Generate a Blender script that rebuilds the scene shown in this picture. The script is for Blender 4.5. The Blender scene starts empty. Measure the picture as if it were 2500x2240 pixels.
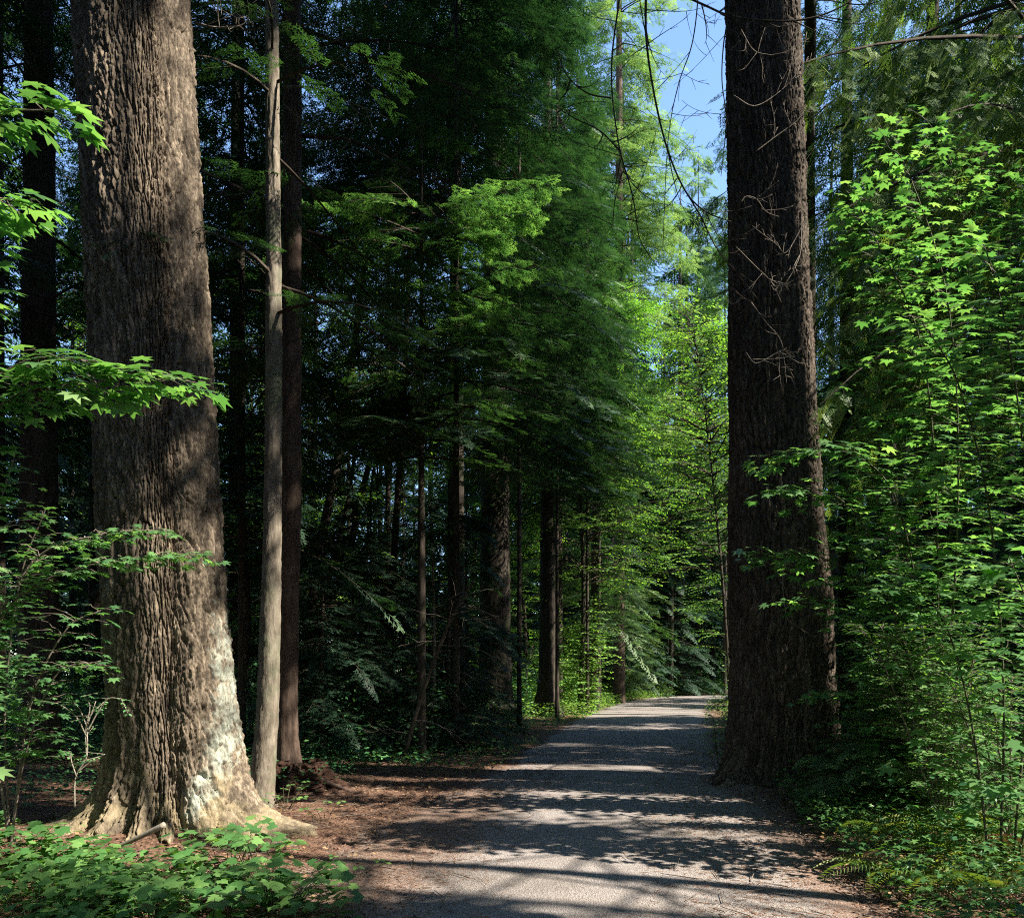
import bpy, math
import numpy as np
PI = math.pi
RNG = np.random.default_rng(7)
scene = bpy.context.scene
COL = scene.collection
HOR, FPX = 1340.0, 1600.0

# ------------------------------------------------------------------ helpers
def W(px, py, d):                      # photo point at a chosen real distance
    return np.array([(px-1015.5)*d/FPX, d, 1.6+(HOR-py)*d/FPX])
def GX(px, d): return (px-1015.5)*d/FPX
def tag(o, label=None, cat=None, group=None, kind=None):
    if label: o['label'] = label
    if cat: o['category'] = cat
    if group: o['group'] = group
    if kind: o['kind'] = kind
    return o
def empty(name, loc, label, cat, group=None):
    o = bpy.data.objects.new(name, None); COL.objects.link(o)
    o.location = [float(v) for v in loc]; o.empty_display_size = .2
    return tag(o, label, cat, group)
def norm(a):
    return a/np.maximum(np.linalg.norm(a, axis=-1, keepdims=True), 1e-9)
def frames(h, up=None):                # columns x=heading y=left z=normal
    h = norm(np.asarray(h, float))
    if up is None: up = np.zeros_like(h); up[..., 2] = 1
    y = norm(np.cross(up, h)); z = np.cross(h, y)
    return np.stack([h, y, z], axis=-1)
def rnd(n, a=0., b=1.): return RNG.uniform(a, b, n)

def _hash(i, j, k, s):
    i = i.astype(np.int64); j = j.astype(np.int64); k = k.astype(np.int64)
    n = (i*73856093) ^ (j*19349663) ^ (k*83492791) ^ (s*2654435761)
    n = (n ^ (n >> 13))*1274126177
    n = n & 0x7fffffff
    n = (n ^ (n >> 15))*2246822519 & 0x7fffffff
    return (n % 65536)/65535.0
def vnoise(x, y, z=None, s=1):
    x = np.asarray(x, float); y = np.asarray(y, float)
    z = np.zeros_like(x) if z is None else np.asarray(z, float)
    xi, yi, zi = np.floor(x), np.floor(y), np.floor(z)
    fx, fy, fz = x-xi, y-yi, z-zi
    fx = fx*fx*(3-2*fx); fy = fy*fy*(3-2*fy); fz = fz*fz*(3-2*fz)
    r = 0
    for a in (0, 1):
        for b in (0, 1):
            for c in (0, 1):
                w = (fx if a else 1-fx)*(fy if b else 1-fy)*(fz if c else 1-fz)
                r = r+w*_hash(xi+a, yi+b, zi+c, s)
    return r
def fbm(x, y, z=None, o=3, s=1):
    r = 0; a = .5; t = 0
    for k in range(o):
        f = 2.03**k
        r = r+a*vnoise(x*f, y*f, None if z is None else z*f, s+k*17); t += a; a *= .5
    return r/t
def worley(u, v, wrap, s=3):
    ui, vi = np.floor(u), np.floor(v)
    f1 = np.full(u.shape, 9.); f2 = np.full(u.shape, 9.); idn = np.zeros(u.shape)
    for a in (-1, 0, 1):
        for b in (-1, 0, 1):
            cu, cv = ui+a, vi+b
            cw = np.mod(cu, wrap)
            px = cu+_hash(cw, cv, cw*0, s); py = cv+_hash(cw, cv, cw*0, s+5)
            d = np.hypot(u-px, v-py)
            cid = _hash(cw, cv, cw*0, s+9)
            new = d < f1
            f2 = np.where(new, f1, np.minimum(f2, d))
            idn = np.where(new, cid, idn)
            f1 = np.where(new, d, f1)
    return f1, f2, idn

def mesh_obj(name, verts, faces, mat, parent=None, attrs=None, smooth=False, loc=None):
    """faces: (N,k) int array (k=3 or 4) or list of such arrays"""
    if not isinstance(faces, list): faces = [faces]
    me = bpy.data.meshes.new(name)
    verts = np.asarray(verts, np.float32)
    pw = np.zeros(3)
    if parent is not None and parent.type == 'EMPTY':
        pw = np.array(parent.location)
    elif parent is not None and parent.parent is not None:
        pw = np.array(parent.parent.location)
    if parent is not None: verts = verts-pw.astype(np.float32)
    elif loc is not None: verts = verts-np.asarray(loc, np.float32)
    me.vertices.add(len(verts)); me.vertices.foreach_set('co', verts.ravel())
    nl = sum(f.size for f in faces); npoly = sum(len(f) for f in faces)
    me.loops.add(nl); me.polygons.add(npoly)
    me.loops.foreach_set('vertex_index', np.concatenate([f.ravel() for f in faces]).astype(np.int32))
    tot = np.concatenate([np.full(len(f), f.shape[1]) for f in faces])
    st = np.concatenate([[0], np.cumsum(tot)[:-1]])
    me.polygons.foreach_set('loop_start', st.astype(np.int32))
    if smooth: me.polygons.foreach_set('use_smooth', np.ones(npoly, bool))
    if attrs:
        for k, a in attrs.items():
            at = me.attributes.new(k, 'FLOAT', 'POINT')
            at.data.foreach_set('value', np.asarray(a, np.float32))
    me.update(calc_edges=True)
    if mat: me.materials.append(mat)
    o = bpy.data.objects.new(name, me); COL.objects.link(o)
    if parent is not None: o.parent = parent
    elif loc is not None: o.location = [float(v) for v in loc]
    return o

# ------------------------------------------------------------------ sun and the gaps cut in the foliage so it reaches chosen spots
SUN_EL, SUN_AZ = math.radians(43), math.radians(-17)     # azimuth measured from +x (right of the view)
S = np.array([math.cos(SUN_EL)*math.cos(SUN_AZ), math.cos(SUN_EL)*math.sin(SUN_AZ), math.sin(SUN_EL)])
def gp(px, py):
    d = 1.6*FPX/(py-HOR); return np.array([GX(px, d), d, 0.])
GAPS = []                              # (point, radius, fraction of leaves missing, start distance)
def gap(p, r, f=1., near=None): GAPS.append((np.asarray(p, float), r, f, r*1.2+.8 if near is None else near))
# big trunk base and stem
gap(W(330, 1600, 7.4), 1.1, 1); gap(W(430, 1450, 7.4), .7, 1); gap(W(290, 1400, 7.4), .6, 1); gap(W(440, 1250, 7.6), .4, .9)
gap(W(280, 1200, 7.4), .55, .97); gap(W(300, 1010, 7.4), .35, .85); gap(W(240, 90, 7.4), .55, .9)
gap(W(250, 250, 7.4), .3, .7)
gap(W(520, 1450, 9.8), .6, 1, .7); gap(W(545, 200, 9.8), .6, .95, .7); gap(W(530, 1150, 9.8), .35, .8, .7)
gap(W(150, 1700, 6.5), .5, .9)
# path
for (a, b, r, f) in ((850, 1730, .55, .98), (1000, 1700, .5, .98), (1150, 1715, .55, 1), (1300, 1700, .5, .97), (1450, 1700, .5, .95),
                     (1100, 1770, .35, 1), (1250, 1795, .45, 1), (1400, 1800, .45, 1), (1530, 1790, .35, .95),
                     (700, 1690, .5, .95), (620, 1710, .45, .9), (1000, 1620, .4, .85), (1200, 1610, .4, .8), (1350, 1600, .4, .8),
                     (1500, 1640, .45, .85), (700, 1610, .5, .85), (820, 1600, .45, .8), (1050, 1525, .5, .95), (1180, 1525, .45, .9),
                     (1330, 1530, .45, .8), (1390, 1545, .45, .8), (1080, 1478, .4, .9), (1200, 1445, .9, .8), (1350, 1440, .9, .85)):
    gap(gp(a, b), r, f)
gap(gp(1290, 1412), 2.3, 1); gap(gp(1360, 1410), 2.3, 1); gap(gp(1380, 1395), 2.0, .7)
# verge and shrubs by the far path
gap(W(1160, 1330, 34), 3.4, 1, 1.2); gap(W(1180, 1395, 34), 3., 1, .8); gap(W(1210, 1405, 38), 3., 1, .8); gap(W(1430, 1395, 33), 2.2, 1, .8); gap(W(1150, 1220, 35), 2.2, .95)
# hemlock boughs in mid picture
for (a, b, r) in ((1010, 385, .8), (900, 430, .6), (1000, 450, .7), (1000, 525, .55), (700, 465, .5), (800, 430, .45), (930, 595, .6), (860, 585, .4), (760, 745, .45), (1060, 380, .5), (600, 420, .35)): gap(W(a, b, 15.), r*.95, 1, .35)
# maples right
for (a, b, r, f) in ((1780, 330, .7, .85), (1900, 420, .9, .8), (1760, 560, .8, .8), (1900, 640, 1., .85), (1760, 800, .8, .85), (1900, 880, 1.0, .9),
                     (1640, 940, .6, .9), (1780, 1040, .9, .8), (1960, 1000, .7, .9), (1600, 1110, .5, .9), (1800, 1230, .8, .8),
                     (1950, 1300, .8, .9), (1700, 1440, .9, .9), (1680, 1550, .7, .9), (1800, 1580, .6, .9), (1850, 1500, .8, .8), (1980, 1500, .6, .9)):
    gap(W(a, b, 8.6), r*1.25, min(1, f+.08))
gap(W(1590, 850, 11.6), .8, 1, .7); gap(W(1590, 650, 11.6), .8, 1, .7); gap(W(1580, 400, 11.6), 1., .98, .7); gap(W(1570, 120, 11.6), 1.1, .98, .7); gap(W(1610, 1050, 11.6), .5, .9, .7); gap(W(1620, 1250, 11.6), .7, .9); gap(W(1630, 1420, 11.6), .4, .8)
gap(gp(1720, 1740), .7, 1, .4); gap(gp(1640, 1690), .45, 1, .4); gap(gp(1860, 1740), .6, 1, .4); gap(gp(1900, 1690), .7, .95, .9); gap(gp(1980, 1640), .5, .95, .9); gap(gp(1650, 1640), .6, .95, .9); gap(gp(1850, 1780), .5, .95, .7); gap(gp(1780, 1690), .5, .95, .7); gap(gp(1960, 1760), .4, .9, .7)
# leaves on the left
gap(W(70, 420, 4.4), .35, 1); gap(W(80, 230, 4.6), .35, .95); gap(W(230, 740, 5.6), .7, .95); gap(W(310, 1070, 6.3), .45, 1)
gap(W(90, 1200, 6.), .8, .7); gap(W(40, 950, 6.), .5, .75); gap(W(60, 1500, 5.4), .5, .8); gap(W(170, 1450, 6.6), .35, .95)
gap(gp(500, 1740), .5, .9); gap(gp(330, 1780), .7, .9); gap(gp(120, 1760), .8, .9); gap(gp(480, 1800), .4, .9)
# sunlit wood behind
gap(W(650, 950, 20), 2.6, .9, .8); gap(W(720, 1100, 24), 2.6, .9, .8); gap(W(760, 850, 26), 2.6, .85, .8); gap(W(880, 1180, 29), 2., .8, .8); gap(W(690, 880, 32), 4.6, .95, 2); gap(W(720, 620, 34), 4.2, .95, 2); gap(W(150, 800, 38), 5.5, .97); gap(W(650, 1150, 30), 3.4, .95, 2)
gap(W(660, 350, 34), 4., .93, 2); gap(W(900, 850, 34), 3, .9, 2); gap(W(1040, 1120, 40), 4.2, 1, 2)
gap(W(1320, 740, 35), 5., 1, 1.5); gap(W(1300, 200, 46), 4.6, .95, 2); gap(W(1270, 470, 46), 4, .9, 2); gap(W(1230, 860, 35), 3.8, .95, 1.5); gap(W(1100, 250, 30), 2., .9, 1)
gap(W(1380, 1060, 40), 3.5, .85); gap(W(1330, 1140, 38), 2.5, .85); gap(W(1900, 150, 12), 2.6, .93); gap(W(1750, 80, 12), 2.2, .93); gap(W(1980, 60, 11.5), 2.2, .93); gap(W(1700, 300, 13), 1.8, .85)
gap(W(1690, 700, 22), 2.5, .6); gap(W(30, 650, 30), 4., .7); gap(W(480, 900, 32), 3., .8)
GP = np.array([g[0] for g in GAPS]); GR = np.array([g[1] for g in GAPS])
GF = np.array([g[2] for g in GAPS]); GN = np.array([g[3] for g in GAPS])
def keep(P, size=0., bg=True, shrub=False):
    """False where a twig would block a gap cut to let the sun in"""
    P = np.asarray(P, float); k = np.ones(len(P), bool)
    wob = .75+.5*vnoise(P[:, 0]*.9, P[:, 1]*.9, P[:, 2]*.9, s=31)
    roll = RNG.random(len(P))
    for i in range(len(GAPS)):
        if shrub and not (GP[i, 0] > 2.2 and GP[i, 1] < 13): continue
        ff = GF[i]*((.42 if GP[i, 2] > .4 else .6) if shrub else 1)*(.42 if (not bg and GP[i, 1] > 17.5) else 1)
        v = P-GP[i]; t = v@S
        q = v-t[:, None]*S
        dist = np.sqrt((q*q).sum(1))
        k &= ~((t > GN[i]+size) & (dist < GR[i]*wob+size) & (roll < ff))
    return k

# ------------------------------------------------------------------ materials
def mat_base(name):
    m = bpy.data.materials.new(name); m.use_nodes = True
    nt = m.node_tree; nt.nodes.clear()
    return m, nt, nt.nodes, nt.links
def ramp(N, cols, pos=None):
    r = N.new('ShaderNodeValToRGB'); e = r.color_ramp.elements
    pos = pos or [i/(len(cols)-1) for i in range(len(cols))]
    while len(e) < len(cols): e.new(.5)
    for i, c in enumerate(cols):
        e[i].position = pos[i]; e[i].color = (*c, 1)
    return r
def leaf_mat(name, cols, trans, tf=.4, rough=.42, spec=.35):
    m, nt, N, L = mat_base(name)
    a = N.new('ShaderNodeAttribute'); a.attribute_name = 'tint'
    r = ramp(N, cols); L.new(a.outputs['Fac'], r.inputs[0])
    p = N.new('ShaderNodeBsdfPrincipled'); p.inputs['Roughness'].default_value = rough
    p.inputs['Specular IOR Level'].default_value = spec
    L.new(r.outputs[0], p.inputs['Base Color'])
    t = N.new('ShaderNodeBsdfTranslucent')
    mx = N.new('ShaderNodeMixRGB'); mx.blend_type = 'MULTIPLY'; mx.inputs[0].default_value = 1
    L.new(r.outputs[0], mx.inputs[1]); mx.inputs[2].default_value = (*trans, 1)
    L.new(mx.outputs[0], t.inputs['Color'])
    s = N.new('ShaderNodeMixShader'); s.inputs[0].default_value = tf
    L.new(p.outputs[0], s.inputs[1]); L.new(t.outputs[0], s.inputs[2])
    o = N.new('ShaderNodeOutputMaterial'); L.new(s.outputs[0], o.inputs[0])
    return m
def bark_mat(name, cols, scale=(14, 14, 3), bump=.6, rough=.9, moss=None, bump_d=.02):
    m, nt, N, L = mat_base(name)
    tc = N.new('ShaderNodeTexCoord'); mp = N.new('ShaderNodeMapping'); mp.inputs['Scale'].default_value = scale
    L.new(tc.outputs['Object'], mp.inputs[0])
    n = N.new('ShaderNodeTexNoise'); n.inputs['Scale'].default_value = 1; n.inputs['Detail'].default_value = 8; n.inputs['Roughness'].default_value = .68
    L.new(mp.outputs[0], n.inputs['Vector'])
    r = ramp(N, cols, [.3+.4*i/(len(cols)-1) for i in range(len(cols))]); L.new(n.outputs['Fac'], r.inputs[0])
    col = r.outputs[0]
    if moss:
        n2 = N.new('ShaderNodeTexNoise'); n2.inputs['Scale'].default_value = 1.7; n2.inputs['Detail'].default_value = 6; n2.inputs['Roughness'].default_value = .6
        L.new(tc.outputs['Object'], n2.inputs['Vector'])
        r2 = ramp(N, [(0, 0, 0), (1, 1, 1)], [.5, .66]); L.new(n2.outputs['Fac'], r2.inputs[0])
        mx = N.new('ShaderNodeMixRGB'); L.new(r2.outputs[0], mx.inputs[0]); L.new(col, mx.inputs[1]); mx.inputs[2].default_value = (*moss, 1)
        col = mx.outputs[0]
    p = N.new('ShaderNodeBsdfPrincipled'); p.inputs['Roughness'].default_value = rough; p.inputs['Specular IOR Level'].default_value = .2
    L.new(col, p.inputs['Base Color'])
    n3 = N.new('ShaderNodeTexNoise'); n3.inputs['Scale'].default_value = 1; n3.inputs['Detail'].default_value = 6; n3.inputs['Roughness'].default_value = .7
    mp3 = N.new('ShaderNodeMapping'); mp3.inputs['Scale'].default_value = tuple(3*v for v in scale)
    L.new(tc.outputs['Object'], mp3.inputs[0]); L.new(mp3.outputs[0], n3.inputs['Vector'])
    b = N.new('ShaderNodeBump'); b.inputs['Strength'].default_value = bump; b.inputs['Distance'].default_value = bump_d
    L.new(n3.outputs['Fac'], b.inputs['Height']); L.new(b.outputs[0], p.inputs['Normal'])
    o = N.new('ShaderNodeOutputMaterial'); L.new(p.outputs[0], o.inputs[0])
    return m, N, L, tc, p, col

M = {}
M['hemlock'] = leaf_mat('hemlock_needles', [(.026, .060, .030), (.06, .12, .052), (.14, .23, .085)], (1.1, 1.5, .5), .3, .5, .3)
M['hemlock_lit'] = leaf_mat('sunlit_hemlock_needles', [(.03, .08, .042), (.09, .21, .075), (.27, .46, .14)], (1.05, 1.25, .6), .4, .5, .3)  # brighter hemlock copy, sunlight put into the colour of the lit boughs
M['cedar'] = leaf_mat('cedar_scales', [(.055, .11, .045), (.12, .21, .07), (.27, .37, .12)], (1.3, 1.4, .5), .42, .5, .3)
M['dark_needles'] = leaf_mat('shaded_needles', [(.012, .032, .02), (.032, .072, .04), (.085, .15, .065)], (1.1, 1.5, .5), .25, .55, .25)  # conifer needles darkened, shade put into the colour of the dim crowns
M['sun_needles'] = leaf_mat('sunlit_needles', [(.055, .11, .06), (.13, .21, .10), (.28, .37, .17)], (1.2, 1.4, .6), .4, .5, .25)  # lighter needle copy, sunlight put into the colour of far conifers
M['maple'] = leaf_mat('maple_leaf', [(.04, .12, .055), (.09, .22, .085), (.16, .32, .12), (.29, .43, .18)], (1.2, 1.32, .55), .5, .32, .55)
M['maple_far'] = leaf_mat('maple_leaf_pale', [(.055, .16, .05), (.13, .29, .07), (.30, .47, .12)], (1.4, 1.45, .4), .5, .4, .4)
M['herb'] = leaf_mat('herb_leaf', [(.035, .10, .035), (.08, .20, .06), (.19, .34, .10)], (1.4, 1.4, .35), .4, .4, .4)
M['salal'] = leaf_mat('salal_leaf', [(.03, .10, .04), (.06, .18, .07), (.14, .30, .10)], (1.2, 1.4, .4), .2, .38, .4)
M['fern'] = leaf_mat('fern_frond', [(.04, .085, .03), (.085, .15, .045), (.20, .23, .085)], (1.3, 1.3, .4), .4, .5, .3)
M['dead_frond'] = leaf_mat('dry_frond', [(.16, .09, .045), (.28, .17, .085), (.45, .33, .19)], (1.1, 1., .7), .25, .7, .2)
M['bark'], *_ = bark_mat('dark_bark', [(.016, .013, .011), (.042, .034, .027), (.085, .070, .056)], moss=(.035, .042, .02))
M['bark_red'], *_ = bark_mat('hemlock_bark', [(.032, .021, .017), (.075, .052, .04), (.13, .095, .072)], (10, 10, 2.5))
M['bark_pale'], *_ = bark_mat('pale_bark', [(.07, .06, .045), (.155, .132, .102), (.27, .24, .19)], (16, 16, 4), bump=.6, moss=(.12, .135, .085))
M['twig'], *_ = bark_mat('dead_twig', [(.07, .055, .045), (.16, .135, .11), (.26, .23, .19)], (20, 20, 20), bump=.2)
M['twig_dark'], *_ = bark_mat('dark_twig', [(.02, .016, .012), (.05, .04, .03), (.08, .07, .05)], (20, 20, 20), bump=.2)
M['stem'], *_ = bark_mat('green_stem', [(.03, .035, .016), (.06, .062, .032), (.11, .105, .065)], (20, 20, 20), bump=.1, rough=.7)
M['white_stem'], *_ = bark_mat('bleached_stem', [(.12, .10, .08), (.23, .20, .165), (.38, .34, .29)], (20, 20, 20), bump=.1)
M['rotten'], *_ = bark_mat('rotten_wood', [(.018, .010, .008), (.05, .026, .018), (.11, .06, .04)], (16, 16, 6), bump=.9, bump_d=.04)

def fir_bark(name, lichen, cols):
    m, N, L, tc, p, col = bark_mat(name, cols, (26, 26, 8), bump=.9, bump_d=.02)
    # moss-green dust and, on the big trunk, the pale lichen crust on its right buttress
    a = N.new('ShaderNodeAttribute'); a.attribute_name = 'plate'
    hs = N.new('ShaderNodeHueSaturation'); L.new(col, hs.inputs['Color'])
    mr = N.new('ShaderNodeMapRange'); mr.inputs['To Min'].default_value = .5; mr.inputs['To Max'].default_value = 1.55
    L.new(a.outputs['Fac'], mr.inputs[0]); L.new(mr.outputs[0], hs.inputs['Value'])
    hs.inputs['Saturation'].default_value = .95
    cur = hs.outputs[0]
    if lichen:
        for nm, c, sc in (('dust', (.40, .33, .19), 3.), ('moss', (.17, .175, .06), 2.2), ('crust', (.46, .52, .44), 9.)):
            at = N.new('ShaderNodeAttribute'); at.attribute_name = nm
            nn = N.new('ShaderNodeTexNoise'); nn.inputs['Scale'].default_value = sc; nn.inputs['Detail'].default_value = 7; nn.inputs['Roughness'].default_value = .65
            L.new(tc.outputs['Object'], nn.inputs['Vector'])
            ad = N.new('ShaderNodeMath'); ad.operation = 'ADD'; L.new(at.outputs['Fac'], ad.inputs[0]); L.new(nn.outputs['Fac'], ad.inputs[1])
            rr = N.new('ShaderNodeMapRange'); rr.inputs['From Min'].default_value = .9; rr.inputs['From Max'].default_value = 1.15
            rr.inputs['To Max'].default_value = .8 if nm != 'crust' else .62; L.new(ad.outputs[0], rr.inputs[0])
            mx = N.new('ShaderNodeMixRGB'); L.new(rr.outputs[0], mx.inputs[0]); L.new(cur, mx.inputs[1]); mx.inputs[2].default_value = (*c, 1)
            cur = mx.outputs[0]
    L.new(cur, p.inputs['Base Color'])
    return m
M['fir_left'] = fir_bark('thick_fir_bark', True, [(.05, .038, .028), (.125, .098, .070), (.30, .245, .175)])
M['fir_right'] = fir_bark('furrowed_fir_bark', False, [(.022, .017, .013), (.06, .047, .035), (.155, .125, .095)])

# ------------------------------------------------------------------ foliage templates (x = along, y = side, z = up), unit length
def rhombs(segs, wid, up=.0):
    """segs: (p0, p1) pairs in the plane -> leaf shaped quads"""
    V = []; 
    for (a, b, w) in segs:
        a = np.array(a, float); b = np.array(b, float); d = b-a
        n = np.array([-d[1], d[0], 0.]); n /= max(np.linalg.norm(n), 1e-9)
        m = a+d*.5
        V += [a, m+n*w, b, m-n*w]
    V = np.array(V); F = np.arange(len(V)).reshape(-1, 4)
    return V, F
def spray_template(kind):
    R = np.random.default_rng({'fine': 1, 'mid': 2, 'far': 3, 'cedar': 4}[kind])
    segs = []
    if kind == 'fine':
        for i in range(11):
            t = .04+i/11*.95; sd = 1 if i % 2 else -1
            l = .50*(1-t)**.8+.10
            a = math.radians(52-14*t)*sd
            p0 = np.array([t, 0, 0]); d = np.array([math.cos(a), math.sin(a), -.12*R.random()])
            for k in range(max(2, int(l*11))):
                s = (k+.3)/max(2, int(l*11)); q = p0+d*l*s
                for sd2 in (1, -1):
                    b = a+sd2*math.radians(50)
                    ll = .15*(1-s*.5)*R.uniform(.7, 1.2)
                    segs.append((q, q+np.array([math.cos(b), math.sin(b), -.1])*ll, .017))
            segs.append((p0+d*l*.6, p0+d*(l+.07), .02))
        segs.append((np.array([.9, 0, 0]), np.array([1.08, 0, -.02]), .02))
    elif kind == 'mid':
        for i in range(8):
            t = .05+i/8*.9; sd = 1 if i % 2 else -1
            l = (.46*(1-t)**.8+.14)*R.uniform(.8, 1.2); a = math.radians(50-12*t+R.uniform(-9, 9))*sd
            p0 = np.array([t, 0, 0]); d = np.array([math.cos(a), math.sin(a), -.15])
            segs.append((p0, p0+d*l, .030))
            for s, sd2 in ((.35, 1), (.6, -1)):
                b = a+sd2*math.radians(48)
                segs.append((p0+d*l*s, p0+d*l*s+np.array([math.cos(b), math.sin(b), -.1])*l*.42, .03))
        segs.append((np.array([.6, 0, 0]), np.array([1.08, 0, -.03]), .04))
    elif kind == 'cedar':
        for i in range(10):
            t = .05+i/10*.9; sd = 1 if i % 2 else -1
            l = (.40*(1-t)**.7+.12)*R.uniform(.8, 1.2); a = math.radians(42)*sd
            p0 = np.array([t, 0, 0]); d = np.array([math.cos(a), math.sin(a), 0])
            segs.append((p0, p0+d*l, .030))
            for s, sd2 in ((.3, 1), (.5, -1), (.72, 1)):
                b = a+sd2*math.radians(38)
                segs.append((p0+d*l*s, p0+d*l*s+np.array([math.cos(b), math.sin(b), 0])*l*.40, .024))
        segs.append((np.array([.3, 0, 0]), np.array([1.05, 0, 0]), .025))
    else:
        for i in range(5):
            t = .05+i/5*.85; sd = 1 if i % 2 else -1
            l = .42*(1-t)**.6+.15; a = math.radians(46)*sd
            segs.append(((t, 0, 0), (t+math.cos(a)*l, math.sin(a)*l, -.08), .07))
        segs.append(((.3, 0, 0), (1.05, 0, -.04), .06))
    V, F = rhombs(segs, 0)
    V[:, 2] -= .10*V[:, 0]**2
    return V, F
TP = {k: spray_template(k) for k in ('fine', 'mid', 'far', 'cedar')}
def lobed(nl, depth, base=.15):
    """palmate leaf, triangles from the petiole point"""
    out = []
    for i in range(nl):
        a = math.radians(-128+256*i/(nl-1)); k = abs(i-(nl-1)/2)/((nl-1)/2)
        L = 1-.45*k**1.6
        if i > 0:
            am = a-math.radians(256/(nl-1)/2); out.append((math.cos(am)*(1-depth)*(1-.3*k)*.8, math.sin(am)*(1-depth)*(1-.3*k)*.8))
        w = math.radians(9)
        if nl <= 5:
            out += [(math.cos(a-w)*L*.74, math.sin(a-w)*L*.74), (math.cos(a)*L, math.sin(a)*L), (math.cos(a+w)*L*.74, math.sin(a+w)*L*.74)]
        else:
            out += [(math.cos(a)*L, math.sin(a)*L)]
    P = [(0., 0.)]+out; V = np.array([[x*.62+.38, y*.62, 0] for x, y in P])
    V[:, 2] = -.22*np.hypot(V[:, 0]-.38, V[:, 1])**2*1.6+.05*np.abs(V[:, 1])
    F = np.array([[0, i, i+1] for i in range(1, len(P)-1)])
    return V, F
TP['maple'] = lobed(7, .30); TP['thimble'] = lobed(5, .10); TP['simple5'] = lobed(5, .45)
def oval(n=1):
    V = np.array([[0, 0, 0], [.28, .24, .02], [.65, .26, .0], [1, 0, -.06], [.65, -.26, 0], [.28, -.24, .02], [.5, 0, -.03]], float)
    F = np.array([[6, 0, 5], [6, 5, 4], [6, 4, 3], [6, 3, 2], [6, 2, 1], [6, 1, 0]])[:, ::-1]
    return V, F
TP['oval'] = oval()
TP['quad'] = (np.array([[0, 0, 0], [.5, .32, .03], [1, 0, -.05], [.5, -.32, .03]], float), np.array([[0, 3, 2, 1]])[:, ::-1])

class Fol:
    def __init__(s): s.P = []; s.R = []; s.S = []; s.T = []
    def add(s, P, R, sc, tint):
        if len(P) == 0: return
        s.P.append(P); s.R.append(R); s.S.append(np.broadcast_to(sc, len(P)).astype(float)); s.T.append(np.broadcast_to(tint, len(P)).astype(float))
    def cull(s, size=0., bg=True, shrub=False):
        if not s.P: return s
        P, R, S_, T = (np.concatenate(v) for v in (s.P, s.R, s.S, s.T))
        k = keep(P+R[:, :, 0]*(S_*.5)[:, None], size+.30*S_, bg, shrub); s.P, s.R, s.S, s.T = [P[k]], [R[k]], [S_[k]], [T[k]]
        return s
    def build(s, name, tp, mat, parent=None, jit=.18):
        if not s.P: return None
        P, R, S_, T = (np.concatenate(v) for v in (s.P, s.R, s.S, s.T))
        if len(P) == 0: return None
        tv, tf = TP[tp]; n, k = len(P), len(tv)
        V = P[:, None, :]+S_[:, None, None]*np.einsum('nij,kj->nki', R, tv)
        F = (tf[None]+(np.arange(n)*k)[:, None, None]).reshape(-1, tf.shape[1])
        # tips are the paler, newer growth
        tt = np.clip(T[:, None]+jit*(tv[None, :, 0]-.5)+.0*V[:, :, 0], 0, 1)
        return mesh_obj(name, V.reshape(-1, 3), F, mat, parent, {'tint': tt.ravel()})
class Seg:
    """tapered twigs, many in one mesh"""
    def __init__(s): s.a = []; s.b = []; s.r = []
    def add(s, A, B, ra, rb):
        A = np.atleast_2d(A); B = np.atleast_2d(B)
        s.a.append(A); s.b.append(B); n = len(A)
        s.r.append(np.stack([np.broadcast_to(ra, n), np.broadcast_to(rb, n)], 1))
    def line(s, pts, r0, r1):
        pts = np.asarray(pts); n = len(pts)-1; r = np.linspace(r0, r1, n+1)
        s.add(pts[:-1], pts[1:], r[:-1], r[1:])
    def build(s, name, mat, parent=None, k=4):
        if not s.a: return None
        A = np.concatenate(s.a); B = np.concatenate(s.b); r = np.concatenate(s.r)
        d = norm(B-A); up = np.where(np.abs(d[:, 2:3]) > .9, np.array([[1., 0, 0]]), np.array([[0., 0, 1.]]))
        x = norm(np.cross(d, up)); y = np.cross(d, x)
        B = B+d*r[:, 1:2]*.5
        V = np.zeros((len(A), 2, k, 3))
        for i in range(k):
            c, sn = math.cos(2*PI*i/k), math.sin(2*PI*i/k)
            o = x*c+y*sn
            V[:, 0, i] = A+o*r[:, :1]; V[:, 1, i] = B+o*r[:, 1:]
        f = np.array([[i, (i+1) % k, k+(i+1) % k, k+i] for i in range(k)])
        F = (f[None]+(np.arange(len(A))*2*k)[:, None, None]).reshape(-1, 4)
        return mesh_obj(name, V.reshape(-1, 3), F, mat, parent, smooth=True)
def spline(pts, n):
    """Catmull-Rom through control points (any dimension)"""
    P = np.asarray(pts, float)
    Q = np.vstack([2*P[0]-P[1], P, 2*P[-1]-P[-2]])
    u = np.linspace(0, len(P)-1-1e-6, n); i = u.astype(int); t = (u-i)[:, None]
    a, b, c, d = Q[i], Q[i+1], Q[i+2], Q[i+3]
    return .5*((2*b)+(-a+c)*t+(2*a-5*b+4*c-d)*t*t+(-a+3*b-3*c+d)*t**3)
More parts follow.
